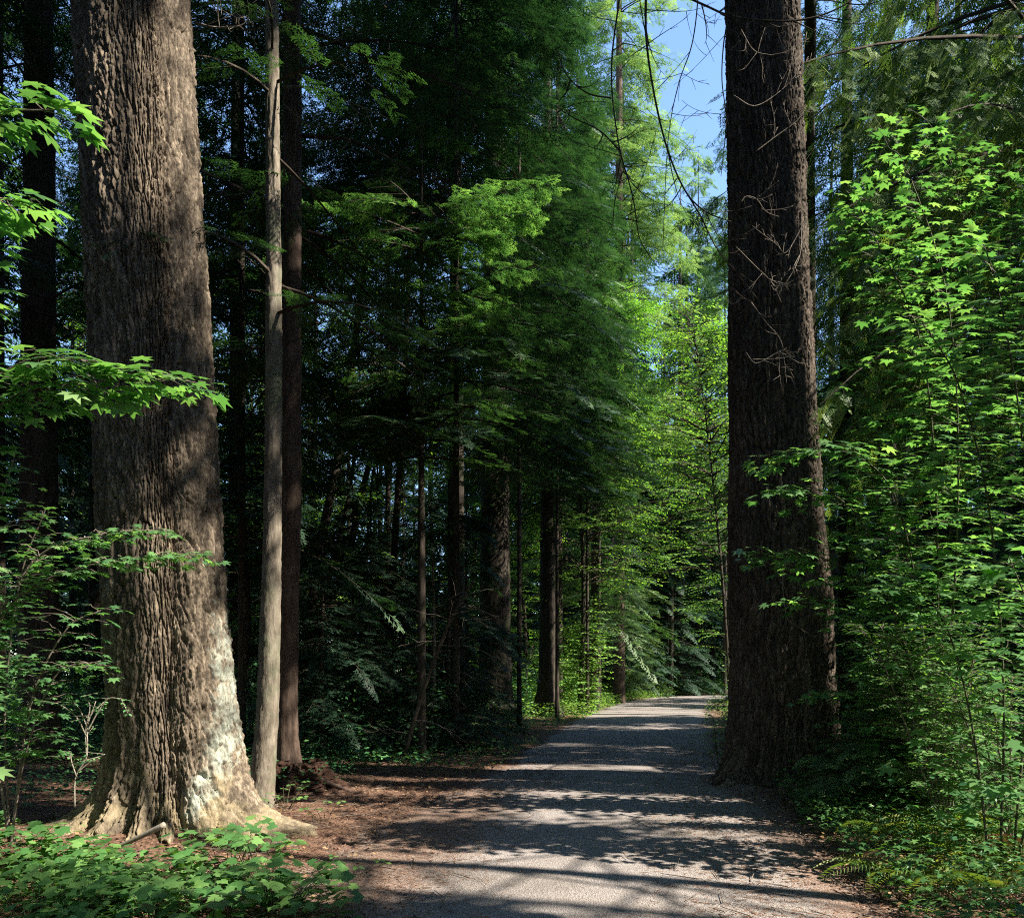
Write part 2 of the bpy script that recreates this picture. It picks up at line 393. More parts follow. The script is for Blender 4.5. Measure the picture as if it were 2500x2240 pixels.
def tube(pts, rad, k=10, rough=0., seed=1):
    pts = np.asarray(pts, float); n = len(pts); rad = np.broadcast_to(rad, n)
    t = norm(np.gradient(pts, axis=0))
    up = np.array([0., 0, 1.]) if abs(t[:, 2]).mean() < .8 else np.array([1., 0, 0])
    x = norm(np.cross(t, up)); y = np.cross(t, x)
    th = np.linspace(0, 2*PI, k, endpoint=False)
    rr = rad[:, None]*(1+rough*(2*fbm(np.cos(th)[None]*2+pts[:, :1]*8, np.sin(th)[None]*2+pts[:, 1:2]*8, pts[:, 2:]*8+0*th[None], 3, seed)-1))
    V = pts[:, None]+rr[..., None]*(x[:, None]*np.cos(th)[None, :, None]+y[:, None]*np.sin(th)[None, :, None])
    i, j = np.meshgrid(np.arange(n-1), np.arange(k), indexing='ij')
    F = np.stack([i*k+j, i*k+(j+1) % k, (i+1)*k+(j+1) % k, (i+1)*k+j], -1).reshape(-1, 4)
    V = V.reshape(-1, 3)
    V = np.vstack([V, pts[:1], pts[-1:]]); a, b = len(V)-2, len(V)-1
    cap = [[a, (q+1) % k, q] for q in range(k)]+[[b, (n-1)*k+q, (n-1)*k+(q+1) % k] for q in range(k)]
    return V, [F, np.array(cap)]
def join(parts):
    V = []; Q = []; T = []; o = 0
    for v, fs in parts:
        V.append(v); 
        for f in (fs if isinstance(fs, list) else [fs]): (Q if f.shape[1] == 4 else T).append(f+o)
        o += len(v)
    fs = []
    if Q: fs.append(np.concatenate(Q))
    if T: fs.append(np.concatenate(T))
    return np.concatenate(V), fs

# ------------------------------------------------------------------ ground and path
PATH = spline([(-2.2, -14, 1.8), (-1.3, -6, 1.8), (-.25, 0, 1.75), (.35, 5.3, 1.85), (1.1, 10, 1.85), (2.25, 16, 1.8), (4.5, 28, 2.05), (7.75, 42, 2.35), (10.6, 52, 2.5),
               (15.5, 62, 2.5), (25, 69, 2.5), (40, 73, 2.5), (70, 75, 2.5)], 400)
def path_dist(x, y):
    """signed: <0 inside the gravel; distance to its edge in metres"""
    x = np.asarray(x, float).ravel(); y = np.asarray(y, float).ravel(); out = np.empty(len(x))
    for a in range(0, len(x), 20000):
        dx = x[a:a+20000, None]-PATH[None, :, 0]; dy = y[a:a+20000, None]-PATH[None, :, 1]
        out[a:a+20000] = (np.sqrt(dx*dx+dy*dy)-PATH[None, :, 2]).min(1)
    return out
T1X, T1Y = GX(335, 8.0), 8.0
T2X, T2Y = GX(1535, 11.8), 11.8
def ground_z(x, y):
    x = np.asarray(x, float); y = np.asarray(y, float)
    pd = path_dist(x, y).reshape(x.shape)
    s = np.clip((pd+.1)/1.6, 0, 1); s = s*s*(3-2*s)
    z = s*(.20*(fbm(x*.35+7, y*.35, o=3, s=5)-.42)+.06*(fbm(x*2.3, y*2.3, o=3, s=8)-.5))
    z = z+.22*np.exp(-(((x-T1X)/1.25)**2+((y-T1Y)/1.1)**2))
    z = z+.16*np.exp(-(((x-T2X)/1.1)**2+((y-T2Y)/1.1)**2))
    z = z+.10*np.exp(-(((x-GX(585, 11))/1.)**2+((y-11)/.8)**2))
    far = np.clip((np.hypot(x, y)-60)/60, 0, 1)
    z = z+.25*np.clip((pd-2)/8, 0, 1)*np.where(x > 0, 1, .4)+far*2.*fbm(x*.03, y*.03, o=2, s=12)*np.clip((pd-3)/10, 0, 1)
    return z-.035*np.clip(-pd/.3, 0, 1)
def grid_axis(lo, hi, fine_lo, fine_hi, step):
    f = np.arange(fine_lo, fine_hi, step)
    def out(a, b):
        r = []; x = a; s = step
        while x < b: s *= 1.12; x += s; r.append(x)
        return np.array(r)
    return np.concatenate([fine_lo-out(0, fine_lo-lo)[::-1], f, fine_hi+out(0, hi-fine_hi)])
gx = grid_axis(-320, 320, -7.5, 8.5, .06); gy = grid_axis(-60, 480, 3.0, 17, .06)
X, Y = np.meshgrid(gx, gy, indexing='ij')
Z = ground_z(X.ravel(), Y.ravel()).reshape(X.shape)
near = (X > -8) & (X < 9) & (Y > 2.5) & (Y < 18)
PD = path_dist(X, Y).reshape(X.shape)
Z = Z+np.where(near, .018*(fbm(X*11, Y*11, o=3, s=41)-.5)*np.clip(PD+.2, 0, 1), 0)
ni, nj = X.shape
I, J = np.meshgrid(np.arange(ni-1), np.arange(nj-1), indexing='ij')
F = np.stack([I*nj+J, (I+1)*nj+J, (I+1)*nj+J+1, I*nj+J+1], -1).reshape(-1, 4)

def ground_mat():
    m, nt, N, L = mat_base('forest_floor')
    tc = N.new('ShaderNodeTexCoord')
    a = N.new('ShaderNodeTexNoise'); a.inputs['Scale'].default_value = 26; a.inputs['Detail'].default_value = 9; a.inputs['Roughness'].default_value = .75
    b = N.new('ShaderNodeTexNoise'); b.inputs['Scale'].default_value = 1.1; b.inputs['Detail'].default_value = 5
    L.new(tc.outputs['Object'], a.inputs['Vector']); L.new(tc.outputs['Object'], b.inputs['Vector'])
    r = ramp(N, [(.03, .02, .015), (.10, .068, .052), (.22, .152, .115), (.42, .33, .26)], [.34, .46, .57, .7]); L.new(a.outputs['Fac'], r.inputs[0])
    r2 = ramp(N, [(.7, .62, .57), (1.2, 1.02, .93)], [.35, .65]); L.new(b.outputs['Fac'], r2.inputs[0])
    mx = N.new('ShaderNodeMixRGB'); mx.blend_type = 'MULTIPLY'; mx.inputs[0].default_value = 1
    L.new(r.outputs[0], mx.inputs[1]); L.new(r2.outputs[0], mx.inputs[2])
    at = N.new('ShaderNodeAttribute'); at.attribute_name = 'green'
    c = N.new('ShaderNodeTexNoise'); c.inputs['Scale'].default_value = 60; c.inputs['Detail'].default_value = 5; L.new(tc.outputs['Object'], c.inputs['Vector'])
    rg = ramp(N, [(.02, .045, .012), (.06, .13, .03), (.11, .2, .05)], [.35, .5, .65]); L.new(c.outputs['Fac'], rg.inputs[0])
    m2 = N.new('ShaderNodeMixRGB'); L.new(at.outputs['Fac'], m2.inputs[0]); L.new(mx.outputs[0], m2.inputs[1]); L.new(rg.outputs[0], m2.inputs[2])
    ag = N.new('ShaderNodeAttribute'); ag.attribute_name = 'grav'
    vv = N.new('ShaderNodeTexVoronoi'); vv.inputs['Scale'].default_value = 90; L.new(tc.outputs['Object'], vv.inputs['Vector'])
    rv = ramp(N, [(.145, .126, .115), (.225, .203, .190), (.31, .288, .272)], [.1, .5, .9]); L.new(vv.outputs['Color'], rv.inputs[0])
    av = N.new('ShaderNodeMath'); av.operation = 'ADD'; L.new(ag.outputs['Fac'], av.inputs[0]); L.new(c.outputs['Fac'], av.inputs[1])
    mv = N.new('ShaderNodeMapRange'); mv.inputs['From Min'].default_value = .88; mv.inputs['From Max'].default_value = 1.02; L.new(av.outputs[0], mv.inputs[0])
    m3 = N.new('ShaderNodeMixRGB'); L.new(mv.outputs[0], m3.inputs[0]); L.new(m2.outputs[0], m3.inputs[1]); L.new(rv.outputs[0], m3.inputs[2]); m2 = m3
    p = N.new('ShaderNodeBsdfPrincipled'); p.inputs['Roughness'].default_value = .95; p.inputs['Specular IOR Level'].default_value = .15
    L.new(m2.outputs[0], p.inputs['Base Color'])
    bp = N.new('ShaderNodeBump'); bp.inputs['Strength'].default_value = 1; bp.inputs['Distance'].default_value = .035
    L.new(a.outputs['Fac'], bp.inputs['Height']); L.new(bp.outputs[0], p.inputs['Normal'])
    o = N.new('ShaderNodeOutputMaterial'); L.new(p.outputs[0], o.inputs[0])
    return m
green = np.clip((PD-1.)/3, 0, .85)*np.clip((Y-14)/8, 0, 1)+0*X
o = mesh_obj('ground', np.stack([X, Y, Z], -1).reshape(-1, 3), F, ground_mat(), attrs={'green': green.ravel(), 'grav': (np.clip(.52-PD*.42, 0, .5)+.16*(fbm(X*1.7, Y*1.7, o=2, s=19)-.5)).ravel()}, smooth=True)
tag(o, kind='structure')

def path_mat():
    m, nt, N, L = mat_base('gravel_path')
    tc = N.new('ShaderNodeTexCoord')
    a = N.new('ShaderNodeTexVoronoi'); a.inputs['Scale'].default_value = 90; L.new(tc.outputs['Object'], a.inputs['Vector'])
    n = N.new('ShaderNodeTexNoise'); n.inputs['Scale'].default_value = 130; n.inputs['Detail'].default_value = 4; L.new(tc.outputs['Object'], n.inputs['Vector'])
    r = ramp(N, [(.145, .126, .115), (.225, .203, .190), (.31, .288, .272)], [.1, .5, .9]); L.new(a.outputs['Color'], r.inputs[0])
    w = N.new('ShaderNodeTexNoise'); w.inputs['Scale'].default_value = .9; w.inputs['Detail'].default_value = 5; L.new(tc.outputs['Object'], w.inputs['Vector'])
    rw = ramp(N, [(.85, .83, .8), (1.12, 1.12, 1.14)], [.35, .65]); L.new(w.outputs['Fac'], rw.inputs[0])
    mm = N.new('ShaderNodeMixRGB'); mm.blend_type = 'MULTIPLY'; mm.inputs[0].default_value = 1
    L.new(r.outputs[0], mm.inputs[1]); L.new(rw.outputs[0], mm.inputs[2])
    # needles and crumbs of bark blown over its edges
    at = N.new('ShaderNodeAttribute'); at.attribute_name = 'litter'
    l = N.new('ShaderNodeTexNoise'); l.inputs['Scale'].default_value = 34; l.inputs['Detail'].default_value = 9; l.inputs['Roughness'].default_value = .8
    L.new(tc.outputs['Object'], l.inputs['Vector'])
    ad = N.new('ShaderNodeMath'); ad.operation = 'ADD'; L.new(at.outputs['Fac'], ad.inputs[0]); L.new(l.outputs['Fac'], ad.inputs[1])
    mr = N.new('ShaderNodeMapRange'); mr.inputs['From Min'].default_value = .93; mr.inputs['From Max'].default_value = 1.02; L.new(ad.outputs[0], mr.inputs[0])
    n5 = N.new('ShaderNodeTexNoise'); n5.inputs['Scale'].default_value = 45; n5.inputs['Detail'].default_value = 10; n5.inputs['Roughness'].default_value = .85; L.new(tc.outputs['Object'], n5.inputs['Vector'])
    rl = ramp(N, [(.035, .022, .017), (.13, .085, .065), (.26, .19, .15), (.46, .40, .35)], [.36, .47, .56, .66]); L.new(n5.outputs['Fac'], rl.inputs[0])
    mx = N.new('ShaderNodeMixRGB'); L.new(mr.outputs[0], mx.inputs[0]); L.new(mm.outputs[0], mx.inputs[1]); L.new(rl.outputs[0], mx.inputs[2])
    p = N.new('ShaderNodeBsdfPrincipled'); p.inputs['Roughness'].default_value = .85; p.inputs['Specular IOR Level'].default_value = .25
    L.new(mx.outputs[0], p.inputs['Base Color'])
    bp = N.new('ShaderNodeBump'); bp.inputs['Strength'].default_value = .8; bp.inputs['Distance'].default_value = .008
    L.new(a.outputs['Distance'], bp.inputs['Height']); L.new(bp.outputs[0], p.inputs['Normal'])
    o = N.new('ShaderNodeOutputMaterial'); L.new(p.outputs[0], o.inputs[0])
    return m
pc = spline(PATH[::8, :2], 900); hw = np.interp(np.linspace(0, 1, 900), np.linspace(0, 1, 400), PATH[:, 2])
tn = norm(np.gradient(pc, axis=0)); side = np.stack([tn[:, 1], -tn[:, 0]], 1)     # right of travel
u = np.linspace(-1, 1, 61)
wig = 1+.12*(fbm(pc[:, 1:2]*.9+u[None]*0+5*np.sign(u)[None], u[None]*0+3*np.sign(u)[None]+pc[:, 1:2]*0, o=3, s=77)-.5)*2
Pp = pc[:, None]+side[:, None]*(u[None, :, None]*(hw[:, None, None]+.35)*wig[..., None])
au = np.abs(u)
zz = .012+.035*(1-au**2)[None]-.06*np.clip((au-.86)/.14, 0, 1)[None]**2+.012*(fbm(Pp[..., 0]*1.5, Pp[..., 1]*1.5, o=3, s=90)-.5)
lit = np.clip(+.06+.50*np.clip((-u-.0)/.75, 0, 1)[None]*np.ones((900, 1))*np.clip((17-pc[:, 1:2])/8, .25, 1)+.56*np.clip((u-.55)/.4, 0, 1)[None]+.10*np.exp(-((pc[:, 1:2]-8)/4.)**2), 0, 1)
I, J = np.meshgrid(np.arange(899), np.arange(60), indexing='ij')
F = np.stack([I*61+J, I*61+J+1, (I+1)*61+J+1, (I+1)*61+J], -1).reshape(-1, 4)
o = mesh_obj('path', np.concatenate([Pp, zz[..., None]], -1).reshape(-1, 3), F, path_mat(), attrs={'litter': lit.ravel()}, smooth=True)
tag(o, kind='structure')

# ------------------------------------------------------------------ trunks
def trunk_mesh(cl, rad, nz, nt, circles=None, lobes=(), bark=None, zs=None, seed=3):
    """cl: f(z)->(x,y); rad: f(z)->r; lobes: (angle, width, reach, height)"""
    z = zs if zs is not None else nz
    th = np.linspace(0, 2*PI, nt, endpoint=False)
    Zg, Th = np.meshgrid(z, th, indexing='ij')
    C = cl(z); R = rad(z)[:, None]
    if circles is None: rho = R*np.ones_like(Th)
    else:
        rho = np.zeros_like(Th)
        for (cx, cy, rr) in circles(z):
            cx, cy, rr = cx[:, None], cy[:, None], rr[:, None]
            dot = cx*np.cos(Th)+cy*np.sin(Th); cr = cx*np.sin(Th)-cy*np.cos(Th)
            disc = rr**2-cr**2
            rho = np.maximum(rho, np.where(disc > 0, dot+np.sqrt(np.maximum(disc, 0)), 0))
    zz = np.maximum(Zg-.13, 0)
    rho = rho*(1+.05*(fbm(np.cos(Th)*1.5+seed, np.sin(Th)*1.5, Zg*.6, 3, seed)-.5)*2)
    for (a, w, A, h) in lobes:
        da = np.angle(np.exp(1j*(Th-a)))
        rho = rho+A*np.exp(-(da/w)**2)*np.exp(-(zz/h)**.9)
    plate = np.zeros_like(rho)
    if bark:
        cu, cv, depth = bark
        wrap = int(round(2*PI*R.mean()/cu)); cT, sT = np.cos(Th)*R*6, np.sin(Th)*R*6
        U = Th/(2*PI)*wrap+(fbm(cT*.5, sT*.5, Zg*1.5, 3, seed+2)-.5)*2.6
        V = Zg/cv+(fbm(cT*1.5, sT*1.5, Zg*2, 2, seed+4)-.5)*.9
        f1, f2, pid = worley(U, V, wrap, seed)
        g1 = np.clip((f2-f1)/.24, 0, 1)**.6
        h1, h2, pid2 = worley(U*2+.3*(fbm(cT*6, sT*6, Zg*12, 2, seed+6)-.5), Zg/cv*3.1+.7+V*.3, wrap*2, seed+20)
        g2 = np.clip((h2-h1)/.22, 0, 1)**.6
        fine = fbm(cT*14, sT*14, Zg*30, 4, seed+7); fib = fbm(cT*9, sT*9, Zg*4.5, 3, seed+11)
        disp = depth*(g1-.8)+depth*.30*(g2-.7)*g1+depth*1.1*(fine-.5)+depth*.8*(fib-.5)+depth*.35*(pid-.5)+depth*.25*(pid2-.5)
        disp = disp*(1+.9*np.exp(-zz/.35)); rho = rho+disp; plate = .6*pid+.4*pid2
    Xv = C[:, 0:1]+rho*np.cos(Th); Yv = C[:, 1:2]+rho*np.sin(Th)
    V = np.stack([Xv, Yv, Zg], -1).reshape(-1, 3); n = len(z)
    I, J = np.meshgrid(np.arange(n-1), np.arange(nt), indexing='ij')
    F = np.stack([I*nt+J, I*nt+(J+1) % nt, (I+1)*nt+(J+1) % nt, (I+1)*nt+J], -1).reshape(-1, 4)
    return V, F, plate, Th, Zg
def simple_trunk(parent, pts, mat, k=14, flare=.5, bark=None, lobes=(), name='trunk', seed=3, step=.12, nt=None):
    """pts: (x,y,z,r) control points"""
    P = np.asarray(pts, float); top = P[-1, 2]
    dense = spline(P, 200)
    z = np.concatenate([np.arange(P[0, 2], min(top, 13), step), np.arange(min(top, 13), top+.01, .8)])
    f = lambda c: (lambda q: np.interp(q, dense[:, 2], dense[:, c]))
    cl = lambda q: np.stack([f(0)(q), f(1)(q)], 1); z0 = P[0, 2]
    rd = lambda q: f(3)(q)*(1+flare*np.exp(-(q-z0)/.35))
    V, F, pl, *_ = trunk_mesh(cl, rd, None, nt or k, lobes=lobes, bark=bark, zs=z, seed=seed)
    return mesh_obj(name, V, F, mat, parent, {'plate': pl.ravel()}, smooth=True)

# --- the big fir on the left
t1 = empty('fir_tree', (T1X, T1Y, 0), 'massive old fir with furrowed brown bark and a flared sunlit base left of the path', 'tree')
def sc8(px): return (np.asarray(px, float)-1015.5)/200.
ypx = np.array([1760, 1660, 1600, 1500, 1400, 1200, 1000, 500, 0, -1000, -4000]); zk = 1.6+(HOR-ypx)/200.
mainc = sc8([298, 298, 297, 295, 292, 287, 281, 262, 238, 200, 120]); mainr = np.array([84, 84, 82, 77, 73, 77, 80, 83, 84, 74, 40])/200.
secc = sc8([385, 385, 386, 383, 380, 372, 366, 345, 318, 270, 170]); secr = np.array([88, 88, 84, 80, 74, 63, 58, 49, 45, 42, 25])/200.
o_ = np.argsort(zk); zk, mainc, mainr, secc, secr = zk[o_], mainc[o_], mainr[o_], secc[o_], secr[o_]
cl1 = lambda z: np.stack([np.interp(z, zk, (mainc*.6+secc*.4)), np.full(len(z), 8.02)], 1)
def circ1(z):
    c = np.interp(z, zk, (mainc*.6+secc*.4))
    return [(np.interp(z, zk, mainc)-c, np.full(len(z), -.02), np.interp(z, zk, mainr)),
            (np.interp(z, zk, secc)-c, np.full(len(z), .12), np.interp(z, zk, secr)),
            (np.interp(z, zk, mainc)-c+.02, np.full(len(z), .22), np.interp(z, zk, mainr)*.9)]
zs = np.concatenate([np.arange(-.25, 9, .0125), np.arange(9, 30, .25)])
rd = math.radians
lob1 = [(rd(190), .26, .66, .18), (rd(215), .18, .50, .17), (rd(240), .18, .46, .24), (rd(268), .17, .34, .34), (rd(292), .16, .52, .24), (rd(316), .17, .46, .34), (rd(336), .16, .5, .25), (rd(354), .20, .82, .20), (rd(20), .25, .25, .35), (rd(80), .4, .5, .3), (rd(140), .4, .4, .3)]
V, F, pl, Th, Zg = trunk_mesh(cl1, lambda z: np.full(len(z), .6), None, 520, circles=circ1, lobes=lob1, bark=(.062, .42, .044), zs=zs, seed=5)
VX = V[:, 0].reshape(Th.shape)
nz_ = fbm(np.cos(Th)*2, np.sin(Th)*2, Zg*1.2, 3, 55)
dust = np.clip(.55-Zg*.30, -.2, .55)+.28*(nz_-.5)
moss = .30*np.exp(-((Zg-2.3)/.5)**2)*(VX > sc8(330))+.22*np.exp(-(Zg/.5)**2)
crust = .55*np.exp(-((VX-np.interp(Zg, [0, .3, 1, 1.8, 3], sc8([392, 418, 452, 452, 432])))/.24)**2)*np.clip((3.1-Zg)/1.2, 0, 1)*np.clip(Zg/.3, .1, 1)
mesh_obj('trunk', V, F, M['fir_left'], t1, {'plate': pl.ravel(), 'dust': dust.ravel(), 'moss': moss.ravel(), 'crust': crust.ravel()}, smooth=True)
def gz(x, y): return float(ground_z(np.array([x]), np.array([y]))[0])
def root(parent, pts, r0, r1, mat=None, name='root'):
    P = np.array([(a, b, gz(a, b)+c-r0*.6) for a, b, c in pts]); P = spline(P, 60)
    V, F = tube(P, np.linspace(r0, r1, 60), 14, .28, 9)
    return mesh_obj(name, V, F, mat or M['fir_left'], parent, {'plate': np.full(len(V), .5), 'dust': np.full(len(V), .35), 'moss': np.full(len(V), .2), 'crust': np.zeros(len(V))}, smooth=True)
root(t1, [(GX(490, 7.9), 7.8, .05), (GX(560, 7.7), 7.6, .03), (GX(600, 7.4), 7.35, -.01), (GX(640, 7.1), 7.1, -.05)], .09, .02)
root(t1, [(GX(460, 7.7), 7.6, .03), (GX(500, 7.4), 7.3, .0), (GX(530, 7.1), 7.0, -.05)], .06, .02)
root(t1, [(GX(230, 7.8), 7.7, .04), (GX(160, 7.6), 7.6, .0), (GX(110, 7.4), 7.5, -.05)], .08, .02)

# --- the fir on the right of the path
t2 = empty('fir_tree', (T2X, T2Y, 0), 'tall straight fir with dark furrowed bark and dead twigs right of the path', 'tree')
s2 = 1/135.6
y2 = np.array([1700, 1600, 1560, 1500, 1400, 1200, 1000, 500, 0, -1000, -4000]); z2 = 1.6+(HOR-y2)*s2
l2 = np.array([1436, 1436, 1438, 1444, 1450, 1452, 1451, 1449, 1443, 1430, 1440]); r2 = np.array([1648, 1648, 1648, 1648, 1650, 1642, 1622, 1597, 1578, 1545, 1480])
o_ = np.argsort(z2); z2, l2, r2 = z2[o_], l2[o_], r2[o_]
cx2 = ((l2+r2)/2-1015.5)*s2; rr2 = (r2-l2)/2*s2
cl2 = lambda z: np.stack([np.interp(z, z2, cx2), np.full(len(z), 11.8)], 1)
zs = np.concatenate([np.arange(-.25, 12, .016), np.arange(12, 38, .25)])
lob2 = [(rd(195), .4, .26, .28), (rd(245), .3, .22, .3), (rd(290), .3, .28, .3), (rd(335), .3, .3, .3), (rd(30), .4, .3, .3), (rd(110), .5, .3, .3)]
V, F, pl, Th, Zg = trunk_mesh(cl2, lambda z: np.interp(z, z2, rr2), None, 520, lobes=lob2, bark=(.075, .6, .048), zs=zs, seed=15)
mesh_obj('trunk', V, F, M['fir_right'], t2, {'plate': pl.ravel()}, smooth=True)
root(t2, [(GX(1560, 11.3), 11.2, .06), (GX(1560, 10.8), 10.8, .05), (GX(1545, 10.4), 10.45, -.06)], .2, .1)
root(t2, [(GX(1450, 11.5), 11.4, .05), (GX(1415, 11.3), 11.2, -.02), (GX(1385, 11), 10.9, -.08)], .12, .04)

# ------------------------------------------------------------------ conifers
def conifer(parent, base, H, z0, L, nb, tp='mid', sc=.42, droop=.35, mat='hemlock', tint=(.1, .7), bark='twig_dark', step=.26, dens=1., top=None, lean=(0, 0), azr=None, cull=True, shape=.75, hang=0., rtop=.02, dead=0, name='crown'):
    """whorls of boughs > branchlets > sprays, all real twigs round the stem"""
    fol = Fol(); sg = Seg(); bx, by = base; bgc = (bx > np.interp(by, PATH[:, 1], PATH[:, 0])) and by > 28
    zs = z0+(H-z0)*np.sort(rnd(nb))**1.0
    for i, z in enumerate(zs):
        q = (z-z0)/(H-z0)
        if top is not None and z > top: continue
        l = L*(1-q)**shape*RNG.uniform(.7, 1.12)+.25
        az = RNG.uniform(0, 2*PI) if azr is None else RNG.uniform(*azr)
        dh = np.array([math.cos(az), math.sin(az), 0.]); dp = np.array([-dh[1], dh[0], 0.])
        up = RNG.uniform(.0, .22); dr = droop*RNG.uniform(.7, 1.3)
        o0 = np.array([bx+lean[0]*z, by+lean[1]*z, z])
        bend = RNG.uniform(-.25, .25)
        def P(t):
            t = np.asarray(t)[..., None]
            return o0+l*(t*dh+bend*t*t*dp)+np.array([0, 0, 1.])*l*(up*t-dr*t*t)
        if cull and not keep(P([.35, .6, .85]), 0, bgc).any(): continue
        tt = np.linspace(0, 1, 8); sg.line(P(tt), .009*l+.006, .003)
        n = max(3, int(l/step*dens))
        t = (np.arange(n)+rnd(n))/n*.9+.10
        sd = np.where(np.arange(n) % 2 == 0, 1., -1.)
        bl = np.clip(l*.42*(1-t)**.6*rnd(n, .7, 1.2)+.12, .1, 1.6)
        a = np.radians(rnd(n, 45, 70))
        hd = np.cos(a)[:, None]*dh+(np.sin(a)*sd)[:, None]*dp+np.array([0, 0, 1.])*(-.25*dr-hang*rnd(n, .5, 1.2)-.25*t)[:, None]
        hd = norm(hd); p0 = P(t)
        sg.add(p0, p0+hd*bl[:, None], .004, .0015)
        m = int(max(2, 1.6/(sc*.42)))
        for k in range(m):
            s = (k+.5)*sc*(.62 if tp == 'fine' else .42)
            ok = s < bl+.05
            if not ok.any(): break
            q0 = p0[ok]+hd[ok]*s; q0[:, 2] -= .22*s*s+hang*.4*s*s
            for sd2 in (1, -1):
                b = rd(38)*sd2+rnd(ok.sum(), -.25, .25)
                h = hd[ok]; pr = norm(np.cross(h, np.array([0, 0, -1.])))
                h2 = norm(h*np.cos(b)[:, None]+pr*np.sin(b)[:, None]+rnd((ok.sum(), 3), -.1, .1)+np.array([0, 0, -1.])*hang*.8)
                upv = norm(np.array([0, 0, 1.])+rnd((ok.sum(), 3), -.35, .35)+dh*.15)
                fol.add(q0, frames(h2, upv), sc*rnd(ok.sum(), .65, 1.1)*(.75+.25*(1-s/np.maximum(bl[ok], .2)))[...], rnd(ok.sum(), *tint))
        # tip
        tip = P(np.linspace(.72, 1., 4)); h2 = norm(np.gradient(tip, axis=0))
        fol.add(tip, frames(h2, norm(np.array([0, 0, 1.])+rnd((4, 3), -.2, .2))), sc*1.05, rnd(4, tint[0], tint[1])+.1)
    if cull: fol.cull(.0, bgc)
    sg.build('branches', M[bark], parent, 3)
    return fol.build(name, tp, M[mat], parent)
def conifer_tree(px, d, r, H, z0, L, nb, label, tp='mid', trunk='bark', group=None, lean=0., name='hemlock_tree', flare=.4, base=True, nt=16, tlobes=(), tb=None, **k):
    x = GX(px, d); g = gz(x, d)
    e = empty(name, (x, d, g), label, 'tree', group)
    pts = [(x, d, g-.2, r), (x+lean*3, d, 3, r*.93), (x+lean*H*.5, d, H*.5, r*.6), (x+lean*H, d, H, .02)]
    simple_trunk(e, pts, M[trunk], nt, flare=flare, seed=int(px) % 37+2, lobes=tlobes, bark=tb)
    conifer(e, (x, d), H, z0, L, nb, tp, lean=(lean, 0), **k)
    return e

# slender pale stem and its dark neighbour, left of centre
def bent_stem(name, label, d, ctrl, mat, flare=.25, **k):
    P = [(*W(a, b, d)[[0]], d, W(a, b, d)[2], r) for a, b, r in ctrl]
    e = empty(name, (P[0][0], d, gz(P[0][0], d)), label, 'tree')
    simple_trunk(e, P, M[mat], 24, flare=flare, step=.05, nt=40, bark=k.get('bark'), seed=k.get('seed', 4), lobes=k.get('lobes', ()))
    return e
t3 = bent_stem('hemlock_tree', 'slender pale grey hemlock stem with small knots, close beside the massive fir', 10.,
               [(517, 1625, .145), (524, 1500, .142), (531, 1400, .135), (537, 1200, .12), (541, 1000, .105), (543, 700, .10), (541, 300, .085), (539, 0, .08), (535, -900, .06), (530, -1700, .02)], 'bark_pale', bark=(.07, .22, .012), seed=8)
conifer(t3, (GX(540, 10), 10.), 19, 6., 2.3, 26, 'mid', sc=.24, droop=.45, step=.3, tint=(.05, .5))
t4 = bent_stem('hemlock_tree', 'reddish brown hemlock stem standing on an old rotten stump behind the slender pale stem', 11.5,
               [(566, 1560, .16), (570, 1480, .15), (568, 1400, .155), (572, 1200, .15), (577, 1000, .14), (579, 600, .13), (580, 0, .12), (578, -1200, .07), (576, -2000, .02)], 'bark_red', bark=(.08, .4, .012), seed=12,
               lobes=[(rd(330), .3, .3, .3), (rd(200), .3, .15, .3)])
conifer(t4, (GX(579, 11.5), 11.5), 24, 5.2, 3.6, 34, 'mid', sc=.36, droop=.28, mat='dark_needles', tint=(.1, .8))

# young hemlock with the lit boughs in mid picture
yh = conifer_tree(836, 15.6, .085, 12.6, 5.6, 2.6, 40, 'young hemlock with bright green tips on spreading boughs in the middle', tp='mid', trunk='bark', sc=.27, droop=.22, step=.2, mat='hemlock', tint=(.0, .7), shape=.55)
